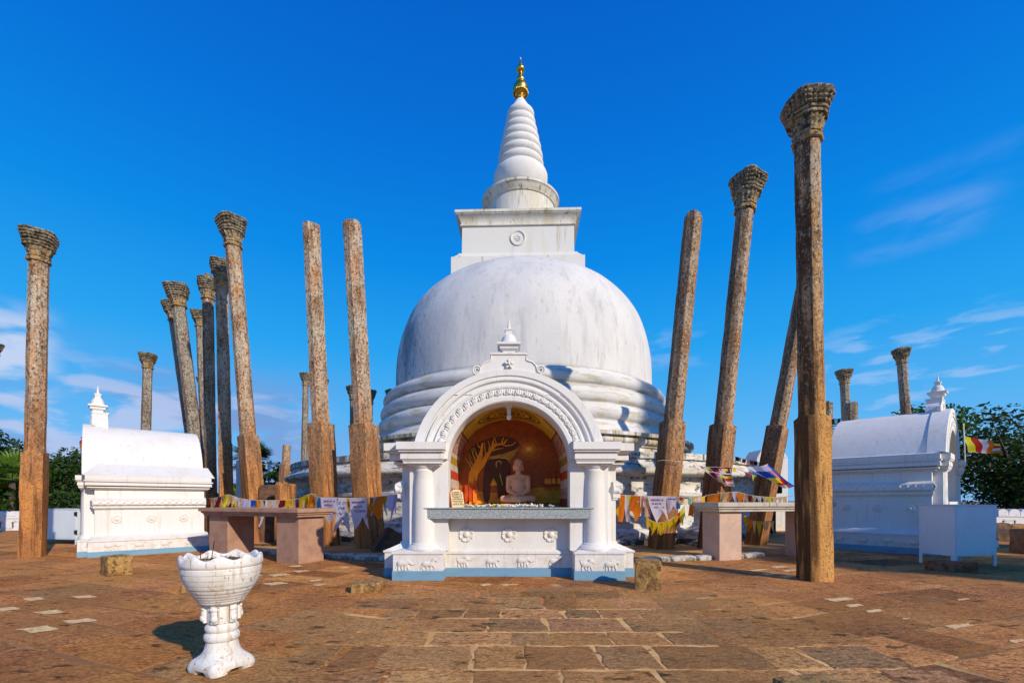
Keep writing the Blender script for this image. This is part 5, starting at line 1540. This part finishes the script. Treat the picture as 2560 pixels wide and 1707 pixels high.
def pennant(parent, a, b, hgt, style, m_, sway=0.0, seed=0, taper=1.0, name='pennant'):
    # cloth hung between rope points a,b; style: 'swallow','tri','rect','rag','arch'
    mb = MB(); nu, nv = 12, 10
    a = Vector(a); b = Vector(b); u = b-a; w = u.length
    side = u.normalized(); out_ = Vector((side.y, -side.x, 0)).normalized()
    r_ = random.Random(seed); ph = r_.uniform(0, 6)
    vs = []
    for j in range(nv+1):
        t = j/nv
        for i in range(nu+1):
            s = i/nu
            if style == 'swallow': bot = 1.0-0.42*(1-abs(2*s-1))
            elif style == 'arch': bot = 1.0-0.40*max(0, 1-(2.3*(s-0.5))**2)
            elif style == 'tri': bot = 1.0
            elif style == 'rag': bot = 0.8+0.2*math.sin(s*9+ph)
            else: bot = 1.0
            ss = 0.5+(s-0.5)*(1+(taper-1)*t)
            if style == 'tri': ss = 0.5+(s-0.5)*(1-0.96*t)
            z = -hgt*t*bot
            wv = math.sin(s*5+ph+t*2.5)*0.06*w*(0.3+t)+0.03*w*math.sin(t*6+ph*2)
            p = a+u*ss+Vector((sway*t*t*hgt, 0, z))+out_*wv
            vs.append(p)
    fs = []
    for j in range(nv):
        for i in range(nu):
            k = j*(nu+1)+i; fs.append((k, k+1, k+nu+2, k+nu+1))
    mb.add(vs, fs)
    o = mb.build(name, m_, parent, smooth=True, recalc=False)
    return o, vs
def string(label, pts, d, group=None, rope=0.006, name='bunting'):
    root = empty(name, (0, 0, 0), 0, label, 'bunting', group)
    P3 = [P(p[0], p[1], p[2] if len(p) > 2 else d) for p in pts]
    cur = catmull(P3, 8)
    root.location = cur[0]
    off = cur[0]
    cur = [c-off for c in cur]
    mb = MB(); mb.tube(cur, rope, 6); mb.build('rope', M_rope, root, smooth=True)
    return root, cur, off
def at_px(cur, off, px):
    best = None
    for i in range(len(cur)-1):
        a = cur[i]+off; b = cur[i+1]+off
        ua = 1280+F*a.x/a.y; ub = 1280+F*b.x/b.y
        if min(ua, ub) <= px <= max(ua, ub) and ua != ub:
            return cur[i].lerp(cur[i+1], (px-ua)/(ub-ua))
    return cur[0] if px < 1280+F*(cur[0]+off).x/(cur[0]+off).y else cur[-1]
# left string
ls, lc, lo_ = string('rope of mixed small coloured rags strung behind the brown stone table', [(521, 1246, 9.6), (545, 1243, 9.4), (570, 1236, 9.1), (598, 1245, 9.0), (640, 1250, 8.9), (700, 1250, 8.8), (746, 1246, 8.7), (775, 1234, 8.6), (790, 1236, 8.55)], 9)
lspec = [(524, 531, 14, 'rag', 'red'), (531, 538, 18, 'tri', 'cream'), (539, 546, 22, 'rag', 'pink'), (543, 553, 36, 'swallow', 'maroon'), (554, 560, 16, 'rag', 'sky'), (561, 566, 30, 'tri', 'cream'), (564, 573, 20, 'rag', 'white'), (566, 576, 34, 'rag', 'lemon'), (572, 580, 26, 'rag', 'pink'),
         (580, 594, 30, 'arch', 'yellow'), (594, 603, 30, 'tri', 'white'), (603, 615, 26, 'rect', 'lilac'), (616, 628, 28, 'swallow', 'white'), (629, 641, 24, 'rect', 'blue'), (642, 651, 22, 'rag', 'lemon'), (651, 662, 30, 'swallow', 'cream'), (662, 672, 24, 'swallow', 'white'), (674, 686, 20, 'rect', 'cream'),
         (687, 699, 32, 'swallow', 'cream'), (700, 709, 22, 'rect', 'maroon'), (709, 716, 26, 'rag', 'white'), (715, 738, 24, 'arch', 'yellow'), (738, 746, 28, 'rect', 'blue'), (749, 771, 30, 'rag', 'dyel'), (766, 779, 34, 'arch', 'yellow'), (604, 612, 50, 'tri', 'white'), (650, 668, 62, 'tri', 'white'), (628, 636, 42, 'tri', 'sky')]
def hang(root, cur, off, spec, seed):
    for i, (x0, x1, h_, st, c) in enumerate(spec):
        a = at_px(cur, off, x0); b = at_px(cur, off, x1)
        d = (a+off).y
        pennant(root, a-Vector((0, 0.01*(i % 2), 0)), b-Vector((0, 0.01*(i % 2), 0)), h_*1.15*d/F, st, C[c], random.Random(seed*7+i).uniform(-0.35, 0.25), seed+i)
hang(ls, lc, lo_, lspec, 100)
rb = random.Random(5)
hang(ls, lc, lo_, [(x, x+rb.uniform(5, 11), rb.uniform(14, 34), rb.choice(['rag', 'tri', 'swallow', 'rect']), rb.choice(['cream', 'pink', 'white', 'yellow', 'orange', 'maroon', 'lilac', 'cream'])) for x in [527, 536, 548, 558, 569, 586, 599, 610, 622, 634, 645, 658, 669, 681, 693, 705, 717, 728, 741, 754, 764]], 160)
l2, c2, o2 = string('rope with large white written prayer cloths left of the front shrine', [(775, 1234, 8.5), (800, 1243, 8.3), (845, 1244, 8.2), (900, 1245, 8.1), (940, 1242, 7.9), (992, 1236, 7.6)], 8.2)
hang(l2, c2, o2, [(776, 792, 30, 'rag', 'orange'), (788, 806, 34, 'rect', 'pink'), (846, 856, 44, 'rect', 'orange'), (862, 876, 36, 'arch', 'dyel'), (926, 936, 26, 'rect', 'red'), (925, 940, 40, 'tri', 'white'), (938, 952, 46, 'tri', 'white'), (926, 962, 50, 'arch', 'orange'), (960, 976, 34, 'swallow', 'white'), (974, 988, 36, 'swallow', 'white'), (978, 996, 70, 'tri', 'lilac'), (790, 802, 60, 'tri', 'sky')], 200)
M_ink = plain('purple_ink', (0.16, 0.02, 0.14)); M_inkb = plain('blue_ink', (0.03, 0.10, 0.35))
def written(root, cur, off, x0, x1, h_, taper, rows, seed, ink, sway=0.0):
    a = at_px(cur, off, x0); b = at_px(cur, off, x1); d = (a+off).y
    a = a-Vector((0, .05, 0)); b = b-Vector((0, .05, 0))
    hh = h_*d/F
    o, vs = pennant(root, a, b, hh, 'swallow', C['white'], sway, seed, taper, 'written_prayer_cloth')
    w = (b-a).length
    lines = []
    for k in range(rows):
        mb = MB()
        script_row(mb, w*(0.16+0.04*k), w*(0.92-0.05*(k == 1)*3), -hh*(0.17+0.14*k), hh*0.075, 0, seed+k, r=0.0042)
        lines.append(mb)
    # follow the cloth surface
    side = (b-a).normalized(); out_ = Vector((side.y, -side.x, 0)).normalized()
    r_ = random.Random(seed); ph = r_.uniform(0, 6)
    for v in [q_ for l_ in lines for q_ in l_.v]:
        s = v.x/w; t = min(1, max(0, -v.z/hh)); dy = v.y
        ss = 0.5+(s-0.5)*(1+(taper-1)*t)
        wv = math.sin(s*5+ph+t*2.5)*0.06*w*(0.3+t)+0.03*w*math.sin(t*6+ph*2)
        q = a+(b-a)*ss+Vector((sway*t*t*hh, 0, v.z))+out_*(wv+0.006)+out_*dy
        v.x, v.y, v.z = q
    for mb in lines: mb.build('written_line', ink, o)
written(l2, c2, o2, 804, 845, 66, 0.9, 3, 301, M_ink, 0.25)
written(l2, c2, o2, 877, 919, 78, 0.9, 3, 305, M_ink, 0.15)
written(l2, c2, o2, 848, 868, 92, 2.2, 4, 309, M_inkb, 0.0)
# right strings
r1, c1, o1 = string('rope of orange and white cloths between the front shrine and the pale stone table', [(1546, 1236, 8.2), (1570, 1238, 8.2), (1612, 1240, 8.1), (1670, 1241, 8.1), (1713, 1242, 8.0), (1745, 1243, 8.1), (1765, 1240, 8.2)], 8.1)
hang(r1, c1, o1, [(1547, 1560, 26, 'rag', 'cream'), (1549, 1562, 58, 'rect', 'orange'), (1553, 1570, 28, 'rag', 'lemon'), (1560, 1571, 58, 'rect', 'white'), (1575, 1600, 14, 'rect', 'cream'), (1577, 1609, 54, 'arch', 'orange'), (1580, 1593, 56, 'tri', 'lemon'), (1612, 1624, 44, 'rect', 'pink'), (1622, 1634, 50, 'tri', 'red'), (1660, 1672, 30, 'swallow', 'cream'), (1674, 1692, 26, 'rect', 'orange'),
     (1692, 1712, 16, 'rag', 'cream'), (1684, 1700, 26, 'rect', 'sky'), (1719, 1732, 16, 'rect', 'green'), (1733, 1756, 20, 'swallow', 'cream'), (1752, 1762, 18, 'rag', 'yellow'), (1724, 1736, 40, 'rect', 'orange')], 400)
hang(r1, c1, o1, [(x, x+rb.uniform(8, 16), rb.uniform(14, 50), rb.choice(['rag', 'tri', 'swallow', 'rect']), rb.choice(['cream', 'pink', 'white', 'yellow', 'orange', 'lemon', 'red', 'lilac'])) for x in [1551, 1566, 1584, 1600, 1628, 1646, 1668, 1682, 1698, 1722, 1744]], 460)
hang(l2, c2, o2, [(x, x+rb.uniform(8, 14), rb.uniform(18, 50), rb.choice(['rag', 'tri', 'swallow']), rb.choice(['cream', 'orange', 'white', 'lilac', 'dyel'])) for x in [798, 812, 858, 868, 924, 944, 956, 968, 982]], 260)
written(r1, c1, o1, 1617, 1664, 66, 0.62, 3, 411, M_ink, 0.22)
written(r1, c1, o1, 1664, 1688, 42, 0.8, 1, 415, M_inkb, 0.1)
gr, gc, go = string('yellow frilled cloth garland sagging before the first leaning pillar right of the shrine', [(1614, 1290, 8.0), (1630, 1302, 8.0), (1655, 1306, 8.0), (1680, 1296, 8.0), (1700, 1278, 8.0), (1712, 1262, 8.0)], 8.0)
hang(gr, gc, go, [(1615, 1632, 26, 'rag', 'dyel'), (1630, 1646, 30, 'tri', 'dyel'), (1644, 1656, 28, 'rag', 'dyel'), (1654, 1672, 30, 'tri', 'dyel'), (1670, 1686, 26, 'rag', 'dyel'), (1684, 1700, 26, 'rag', 'dyel'), (1698, 1712, 34, 'rag', 'lemon'), (1690, 1700, 24, 'rect', 'red')], 450)
r2, c22, o22 = string('rope with orange and cream pennants above the pale stone table', [(1762, 1238, 8.9), (1800, 1233, 8.8), (1838, 1229, 8.7), (1862, 1234, 8.7), (1886, 1239, 8.6), (1940, 1243, 8.5), (1986, 1238, 8.4)], 8.7)
hang(r2, c22, o22, [(1768, 1801, 26, 'rect', 'orange'), (1802, 1821, 30, 'swallow', 'cream'), (1822, 1832, 24, 'rag', 'orange'), (1828, 1842, 28, 'tri', 'white'), (1842, 1858, 26, 'arch', 'orange'), (1857, 1870, 22, 'swallow', 'pink'), (1868, 1878, 26, 'rect', 'red'), (1880, 1892, 20, 'tri', 'cream'), (1892, 1904, 20, 'tri', 'white'), (1905, 1918, 20, 'tri', 'cream'), (1918, 1930, 20, 'swallow', 'lemon'), (1930, 1944, 22, 'tri', 'cream'), (1944, 1956, 20, 'tri', 'cream'), (1956, 1966, 22, 'rect', 'cream')], 500)
r3, c33, o33 = string('lower rope with small cream pennants seen under the pale stone table', [(1855, 1282, 8.9), (1880, 1300, 8.9), (1905, 1303, 8.9), (1925, 1302, 8.9), (1936, 1303, 8.9)], 8.9)
hang(r3, c33, o33, [(1857, 1870, 36, 'tri', 'dyel'), (1868, 1882, 30, 'tri', 'orange'), (1880, 1890, 30, 'tri', 'cream'), (1890, 1906, 34, 'tri', 'dyel'), (1906, 1914, 26, 'tri', 'cream'), (1914, 1922, 22, 'swallow', 'cream'), (1924, 1935, 26, 'tri', 'cream')], 540)
r4, c44, o44 = string('line of tiny blue, yellow and red flags along the far terrace edge', [(1837, 1140, 10.6), (1860, 1147, 10.4), (1893, 1154, 10.2), (1925, 1164, 9.9), (1934, 1160, 9.8)], 10, rope=0.004)
hang(r4, c44, o44, [(1838, 1848, 9, 'rect', 'navy'), (1848, 1853, 8, 'rect', 'lemon'), (1856, 1865, 8, 'rect', 'red'), (1867, 1874, 8, 'rect', 'white'), (1875, 1884, 8, 'rect', 'red'), (1884, 1893, 8, 'rect', 'navy')], 560)
r5, c55, o55 = string('thin line of small red flags between the two big windblown flags', [(1741, 1163, 9.0), (1770, 1167, 8.9), (1800, 1167, 8.9), (1835, 1169, 8.9), (1860, 1178, 9.0), (1890, 1190, 9.0)], 9, rope=0.004)
hang(r5, c55, o55, [(1803, 1812, 10, 'rect', 'red'), (1812, 1826, 8, 'rect', 'maroon'), (1832, 1840, 8, 'rect', 'lemon'), (1860, 1867, 7, 'tri', 'red'), (1870, 1878, 7, 'rect', 'red'), (1879, 1886, 14, 'tri', 'lemon')], 580)
# windblown striped flags
def quadflag(label, corners, d, grid, nu, nv, name='flag', amp=0.05, edge=True):
    # corners px: tl, tr, br, bl ; grid(u,v)->material key
    pts = [P(c[0], c[1], d+(c[2] if len(c) > 2 else 0)) for c in corners]
    root = empty(name, pts[0], 0, label, 'flag')
    keys = []; mb = MB(); vs = []
    for j in range(nv+1):
        for i in range(nu+1):
            u, v = i/nu, j/nv
            top = pts[0].lerp(pts[1], u); bot = pts[3].lerp(pts[2], u)
            p = top.lerp(bot, v)+Vector((0, amp*math.sin(u*7+v*3)+amp*0.5*math.sin(v*8+u*2), amp*0.35*math.sin(u*6+1)))
            vs.append(p-pts[0])
    b0 = mb.add(vs, [])
    for j in range(nv):
        for i in range(nu):
            k = grid((i+0.5)/nu, (j+0.5)/nv)
            if k not in keys: keys.append(k)
            a = j*(nu+1)+i
            mb.f.append((a, a+1, a+nu+2, a+nu+1)); mb.m.append(keys.index(k))
    mb.build('cloth', [C[k] for k in keys], root, smooth=True, recalc=False)
    return root, vs, nu
def checker(u, v):
    if abs(u-0.33) < 0.012 or abs(u-0.62) < 0.012 or abs(v-0.3) < 0.02 or u < 0.02 or u > 0.98 or v > 0.97: return 'white'
    if u > 0.55 and v > 0.3:
        return ['navy', 'lemon', 'red', 'white', 'orange'][min(4, int((v-0.3)/0.7*5))]
    k = (int(u*9)+int(v*7)) % 5
    return ['red', 'white', 'lemon', 'maroon', 'navy'][k]
quadflag('windblown flag of many small red, white, yellow and black checks before the dark leaning pillar', [(1748, 1166), (1828, 1172), (1836, 1216), (1800, 1206)], 8.85, checker, 45, 30, amp=0.03)
def bandsf(u, v):
    if v < 0.04 or u < 0.03: return 'white'
    if u > 0.90: return 'blue'
    if v < 0.22: return 'white' if u < 0.6 else 'lilac'
    if v < 0.55 and u < 0.62: return 'blue'
    if v < 0.78 and u < 0.66: return 'lemon'
    if v < 0.62: return 'red' if int(u*20) % 3 else 'white'
    if v < 0.86: return 'red'
    return 'white' if u < 0.75 else 'orange'
quadflag('windblown flag with big blue, yellow, red and white bands beside the strongly leaning pillar', [(1868, 1168), (1922, 1160), (1984, 1216), (1962, 1222)], 8.6, bandsf, 40, 30, amp=0.04)
def budd(u, v):
    s = [('navy', .06), ('lemon', .24), ('red', .42), ('white', .60), ('orange', .80)]
    for k, e in s:
        if u < e: return k
    return ['navy', 'lemon', 'red', 'white', 'orange'][min(4, int(v*5))]
fr, _, _ = quadflag('striped blue, yellow, red, white and orange flag flying at the right shrine arch', [(2409, 1090), (2502, 1104), (2505, 1131), (2417, 1132)], 8.9, budd, 50, 20, amp=0.03)
mb = MB(); mb.tube([(0.0, 0, 0.25), (0.05, 0.02, -0.5)], 0.010, 8); mb.build('flag_pole', M_white, fr)
fr, _, _ = quadflag('orange red flag folded over at the front edge of the left shrine', [(200, 1095, 0), (222, 1080), (224, 1118), (196, 1122)], 9.6, lambda u, v: 'white' if (0.1 < u < 0.45 and 0.55 < v < 0.75) else ('maroon' if u > 0.65 and v < 0.5 else 'orange' if v > 0.6 else 'red'), 20, 20, amp=0.06)
mb = MB(); mb.tube([(0.12, 0.1, 0.2), (0.10, 0.1, -1.3)], 0.010, 8); mb.build('flag_pole', M_white, fr)
# ring of string round the right pillar and knots
mb = MB(); mb.tube([P(1644, 1152, 9.02), P(1655, 1150, 8.98), P(1680, 1151, 8.95), P(1704, 1154, 8.98)], 0.005, 6)
o = mb.build('tie_string', M_rope); tag(o, 'pale string tied round the bare leaning pillar right of the dome', 'string')

# ================================================================ lamps, wires
M_met = plain('galvanised_metal', (0.55, 0.57, 0.60), 0.4, metal=0.3)
fm = empty('floodlight_mast', P(672, 1240, 26)-Vector((0, 0, H)), 0, 'thin white mast with two pairs of floodlights behind the left terrace', 'floodlight mast')
fm.location.z = 0
mb = MB(); zt = H+(Y0-1160)*26/F; mb.tube([(0, 0, 0), (0, 0, zt)], 0.05, 8); mb.box(-0.23, 0.23, -0.03, 0.03, zt, zt+0.05); mb.box(-0.16, 0.16, -0.03, 0.0, zt-0.28, zt-0.22); mb.box(-0.16, 0.16, -0.03, 0.0, zt-0.12, zt-0.07); mb.box(-0.16, -0.11, -0.031, 0.001, zt-0.219, zt-0.121); mb.box(0.11, 0.16, -0.031, 0.001, zt-0.219, zt-0.121)
mb.build('mast', M_met, fm)
for x in (-0.19, 0.07):
    mb = MB(); mb.box(x, x+0.12, -0.09, -0.03, zt+0.06, zt+0.19); hd = mb.build('floodlight', plain('dark_lamp_housing', (0.05, 0.05, 0.06)), fm)
    mb = MB(); mb.box(x+0.02, x+0.05, -0.094, -0.0905, zt+0.08, zt+0.17); mb.box(x+0.07, x+0.10, -0.094, -0.0905, zt+0.08, zt+0.17); mb.build('lamp_glass', M_crystal, hd)
q = P(2092, 1066, 11.0)
fl = empty('roof_floodlight', q, math.radians(20), 'small floodlight bracket on the left end of the right shrine roof', 'floodlight')
mb = MB(); mb.tube([(-0.16, 0, 0.0), (0.16, 0, 0.05)], 0.012, 6); mb.tube([(0, 0, -0.35), (0, 0, 0.03)], 0.012, 6); mb.tube([(-0.16, 0, -0.07), (0.16, 0, -0.02)], 0.008, 6)
mb.build('bracket', M_hinge, fl)
for x in (-0.14, 0.06):
    mb = MB(); mb.box(x, x+0.10, -0.03, 0.03, 0.06+0.1*x, 0.19+0.1*x); hd = mb.build('floodlight', M_hinge, fl)
    mb = MB(); mb.box(x+0.015, x+0.085, -0.034, -0.0305, 0.075+0.1*x, 0.175+0.1*x); mb.build('lamp_glass', M_crystal, hd)
up = empty('utility_pole', P(121, 1250, 30)-Vector((0, 0, H)), 0, 'short pale utility pole behind the leftmost pillar', 'utility pole')
mb = MB(); mb.tube([(0, 0, 0), (0, 0, H+(Y0-1240)*30/F)], 0.06, 8); mb.build('pole', plain('concrete_pole', (0.5, 0.48, 0.44)), up)
for k, (ya, yb, lb) in enumerate(((1178, 1180, 'topmost overhead wire crossing before the trees on the left'), (1209, 1212, 'second overhead wire from the top on the left'), (1216, 1218, 'third overhead wire from the top on the left'), (1222, 1223, 'fourth overhead wire from the top on the left'), (1229, 1230, 'second lowest overhead wire on the left'), (1235, 1236, 'lowest overhead wire crossing before the trees on the left'))):
    mb = MB(); a, b = P(-120, ya-2, 29.5), P(330, yb, 29.5)
    mb.tube([a.lerp(b, t/8)-Vector((0, 0, 0.10*math.sin(PI*t/8))) for t in range(9)], 0.014, 5)
    o = mb.build('overhead_wire', plain('pale_wire', (0.5, 0.52, 0.5))); tag(o, lb, 'wire')

# ================================================================ trees
M_bark = mat('tree_bark', (0.12, 0.085, 0.06), [dict(c=(0.05, 0.035, 0.025), s=(8, 8, 2), lo=0.45, hi=0.6)], bump=[((20, 20, 4), 0.8, 0.03)])
def leaf_mat(n, c, c2):
    m = mat(n, c, [dict(c=c2, s=1.3, lo=0.42, hi=0.62, f=0.9), dict(c=tuple(v*0.5 for v in c), s=5, lo=0.5, hi=0.66, f=0.7)], rough=0.6, island=0.45, spec=0.2)
    t = m.node_tree; b = t.nodes['Principled BSDF']
    tr = t.nodes.new('ShaderNodeBsdfTranslucent'); tr.inputs[0].default_value = (c[0]*1.6, c[1]*1.7, c[2]*0.9, 1)
    mx = t.nodes.new('ShaderNodeMixShader'); mx.inputs[0].default_value = 0.25
    out = [x for x in t.nodes if x.type == 'OUTPUT_MATERIAL'][0]
    t.links.new(b.outputs[0], mx.inputs[1]); t.links.new(tr.outputs[0], mx.inputs[2]); t.links.new(mx.outputs[0], out.inputs[0])
    return m
LM = [leaf_mat('dark_leaves', (0.03, 0.065, 0.010), (0.045, 0.09, 0.012)), leaf_mat('mid_leaves', (0.05, 0.105, 0.012), (0.08, 0.15, 0.015)), leaf_mat('light_leaves', (0.11, 0.20, 0.03), (0.16, 0.26, 0.03)), leaf_mat('deep_leaves', (0.026, 0.048, 0.011), (0.05, 0.085, 0.013))]
def leaf_cloud(mb, blobs, n, size, seed):
    r_ = random.Random(seed)
    tot = sum(b[1][0]*b[1][1]*b[1][2] for b in blobs)
    for c, r in blobs:
        k = int(n*(r[0]*r[1]*r[2])/tot)
        for _ in range(k):
            v = Vector((r_.gauss(0, 1), r_.gauss(0, 1), r_.gauss(0, 1))).normalized()*(r_.random()**0.45)
            p = Vector((c[0]+v.x*r[0], c[1]+v.y*r[1], c[2]+v.z*r[2]))
            if nz(p, 1.6, seed) < -0.12 and r_.random() < 0.75: continue
            s = size*r_.uniform(0.6, 1.4)
            a = Vector((r_.gauss(0, 1), r_.gauss(0, 1), r_.gauss(0, .6))).normalized(); b = a.cross(Vector((r_.gauss(0, 1), r_.gauss(0, 1), r_.gauss(0, 1)))).normalized()
            mb.add([p-a*s, p-b*s*0.45, p+a*s, p+b*s*0.45], [(0, 1, 2, 3)])
def tree(label, x, y, h, r, m_, n=6000, size=0.10, seed=1, trunk_h=None, group='trees beyond the terrace', nb=16, zlo=0.35, name='tree'):
    t = empty(name, (x, y, 0), 0, label, 'tree', group)
    r_ = random.Random(seed)
    blobs = []
    mb = MB()
    th = h*0.35 if trunk_h is None else trunk_h
    mb.tube([(0, 0, -0.2), (0.05*h, 0, th*0.5), (0.02*h, 0.02*h, th)], [0.035*h, 0.028*h, 0.022*h], 9)
    for k in range(nb):
        a = r_.uniform(0, 6.28); q = math.sqrt(r_.random())*0.75
        z = h*(zlo+(1-zlo)*r_.uniform(0.12, 0.86)); w = 1-0.5*((z/h-0.55)/0.45)**2 if z/h > 0.55 else 0.95
        c = (r*q*w*math.cos(a), r*q*w*math.sin(a), z)
        br = r*r_.uniform(0.26, 0.42)
        blobs.append((c, (br, br, br*0.62)))
        mb.tube([(0.02*h, 0.02*h, th*0.9), (c[0]*0.45, c[1]*0.45, (th+z)*0.5), c], [0.014*h, 0.009*h, 0.003*h], 5)
    mb.build('trunk', M_bark, t, smooth=True)
    mb = MB(); leaf_cloud(mb, blobs, n, size, seed)
    mb.build('crown', m_, t, recalc=False)
    return t
def palm(label, x, y, h, r, seed=1, m_=1, nfr=26):
    t = empty('palm_tree', (x, y, 0), 0, label, 'palm', 'palms beyond the terrace')
    r_ = random.Random(seed)
    mb = MB(); mb.tube([(0, 0, -0.2), (0.05, 0, h*0.5), (0, 0, h*0.88)], [0.16, 0.11, 0.10], 9); mb.build('trunk', M_bark, t, smooth=True)
    mb = MB()
    for k in range(nfr):
        a = r_.uniform(0, 6.28); el = r_.uniform(-0.5, 1.3); L = r*r_.uniform(0.7, 1.0)
        d = Vector((math.cos(a)*math.cos(el), math.sin(a)*math.cos(el), math.sin(el)))
        c = Vector((0, 0, h*0.88))+d*L*0.45; side = d.cross(Vector((0, 0, 1))).normalized(); up_ = side.cross(d)
        for j in range(15):      # fan of blades
            b = -1.25+2.5*j/14
            e = (d*math.cos(b)+side*math.sin(b))*L*0.55
            n_ = (side*math.cos(b)-d*math.sin(b))*0.028*r
            e.z -= 0.10*L*abs(math.sin(b))
            mb.add([c-n_*0.4, c+n_*0.4, c+e*0.6+n_, c+e, c+e*0.6-n_], [(0, 1, 2, 3, 4)])
        mb.tube([(0, 0, h*0.86), c], 0.02, 4)
    mb.build('fronds', LM[m_], t, recalc=False)
    return t
tree('bushy dark tree standing left of the left shrine behind the wires', -25.5, 27, 3.9, 4.2, LM[0], 14000, 0.12, 3, nb=26, zlo=0.0)
tree('dark rounded tree behind the front edge of the left shrine', -30.0, 35, 4.3, 4.4, LM[3], 10000, 0.15, 4, nb=24, zlo=0.0)
tree('pale leaved tree with an open crown reaching in at the far left edge', -24.7, 20.5, 4.3, 2.3, LM[0], 6000, 0.10, 5, zlo=0.45, nb=14)
palm('short broad fan palm in front of the trees at the far left edge', -21.1, 19.2, 2.2, 1.5, 6, 2, 34)
tree('low green shrub under the fan palm at the left edge', -24.5, 21.5, 1.9, 2.8, LM[1], 5000, 0.10, 16, zlo=0.0, trunk_h=0.5, nb=16, name='shrub')
tree('low dark shrub behind the parapet between the palm and the leftmost pillar', -20.5, 20.0, 1.6, 2.3, LM[0], 4500, 0.10, 17, zlo=0.0, trunk_h=0.4, nb=16, name='shrub')
palm('palm crown peeping out behind the highest pillar of the left cluster', -15.4, 27, 3.8, 1.7, 8, 0, 30)
tree('green tree under the palm behind the floodlight mast', -14.8, 25, 2.7, 1.7, LM[1], 4000, 0.11, 9, zlo=0.0, nb=14)
tree('small dark tree right of the floodlight mast', -12.9, 25, 3.3, 1.1, LM[0], 2500, 0.10, 10, zlo=0.3, nb=10)
tree('pale green shrub at the foot of the floodlight mast', -13.6, 23.0, 1.7, 1.3, LM[2], 2500, 0.09, 11, zlo=0.0, trunk_h=0.4, nb=9, name='shrub')
tree('large dark tree behind the right shrine, left half', 26.5, 24.0, 6.1, 4.2, LM[3], 10500, 0.13, 12, zlo=0.02, nb=34)
tree('large dark tree at the right edge of the photo', 31.5, 26.5, 6.1, 4.6, LM[3], 10500, 0.14, 13, zlo=0.02, nb=34)
tree('low dark undergrowth tree behind the right parapet', 28.5, 22.0, 3.4, 5.0, LM[0], 9000, 0.13, 14, zlo=0.0, nb=26, trunk_h=0.8)
tree('thin light twigged tree just above the right shrine roof', 18.3, 20.5, 5.2, 2.1, LM[1], 2600, 0.10, 15, zlo=0.72, nb=12)
# trees beside the terrace to the right of the camera: outside the picture, they throw the shade on the right
tree('broad shade tree standing on the right outside the photo, near one', 15.3, -1.7, 8.0, 2.4, LM[0], 7000, 0.16, 21, group='shade trees outside the photo', nb=22, zlo=0.64)
tree('broad shade tree standing on the right outside the photo, middle one', 19.5, 0.70, 11.0, 1.8, LM[0], 8000, 0.17, 22, group='shade trees outside the photo', nb=26, zlo=0.5)
tree('broad shade tree standing on the right outside the photo, far tall one', 25.9, -7.0, 22.0, 2.7, LM[0], 2600, 0.22, 23, group='shade trees outside the photo', nb=14, zlo=0.78)
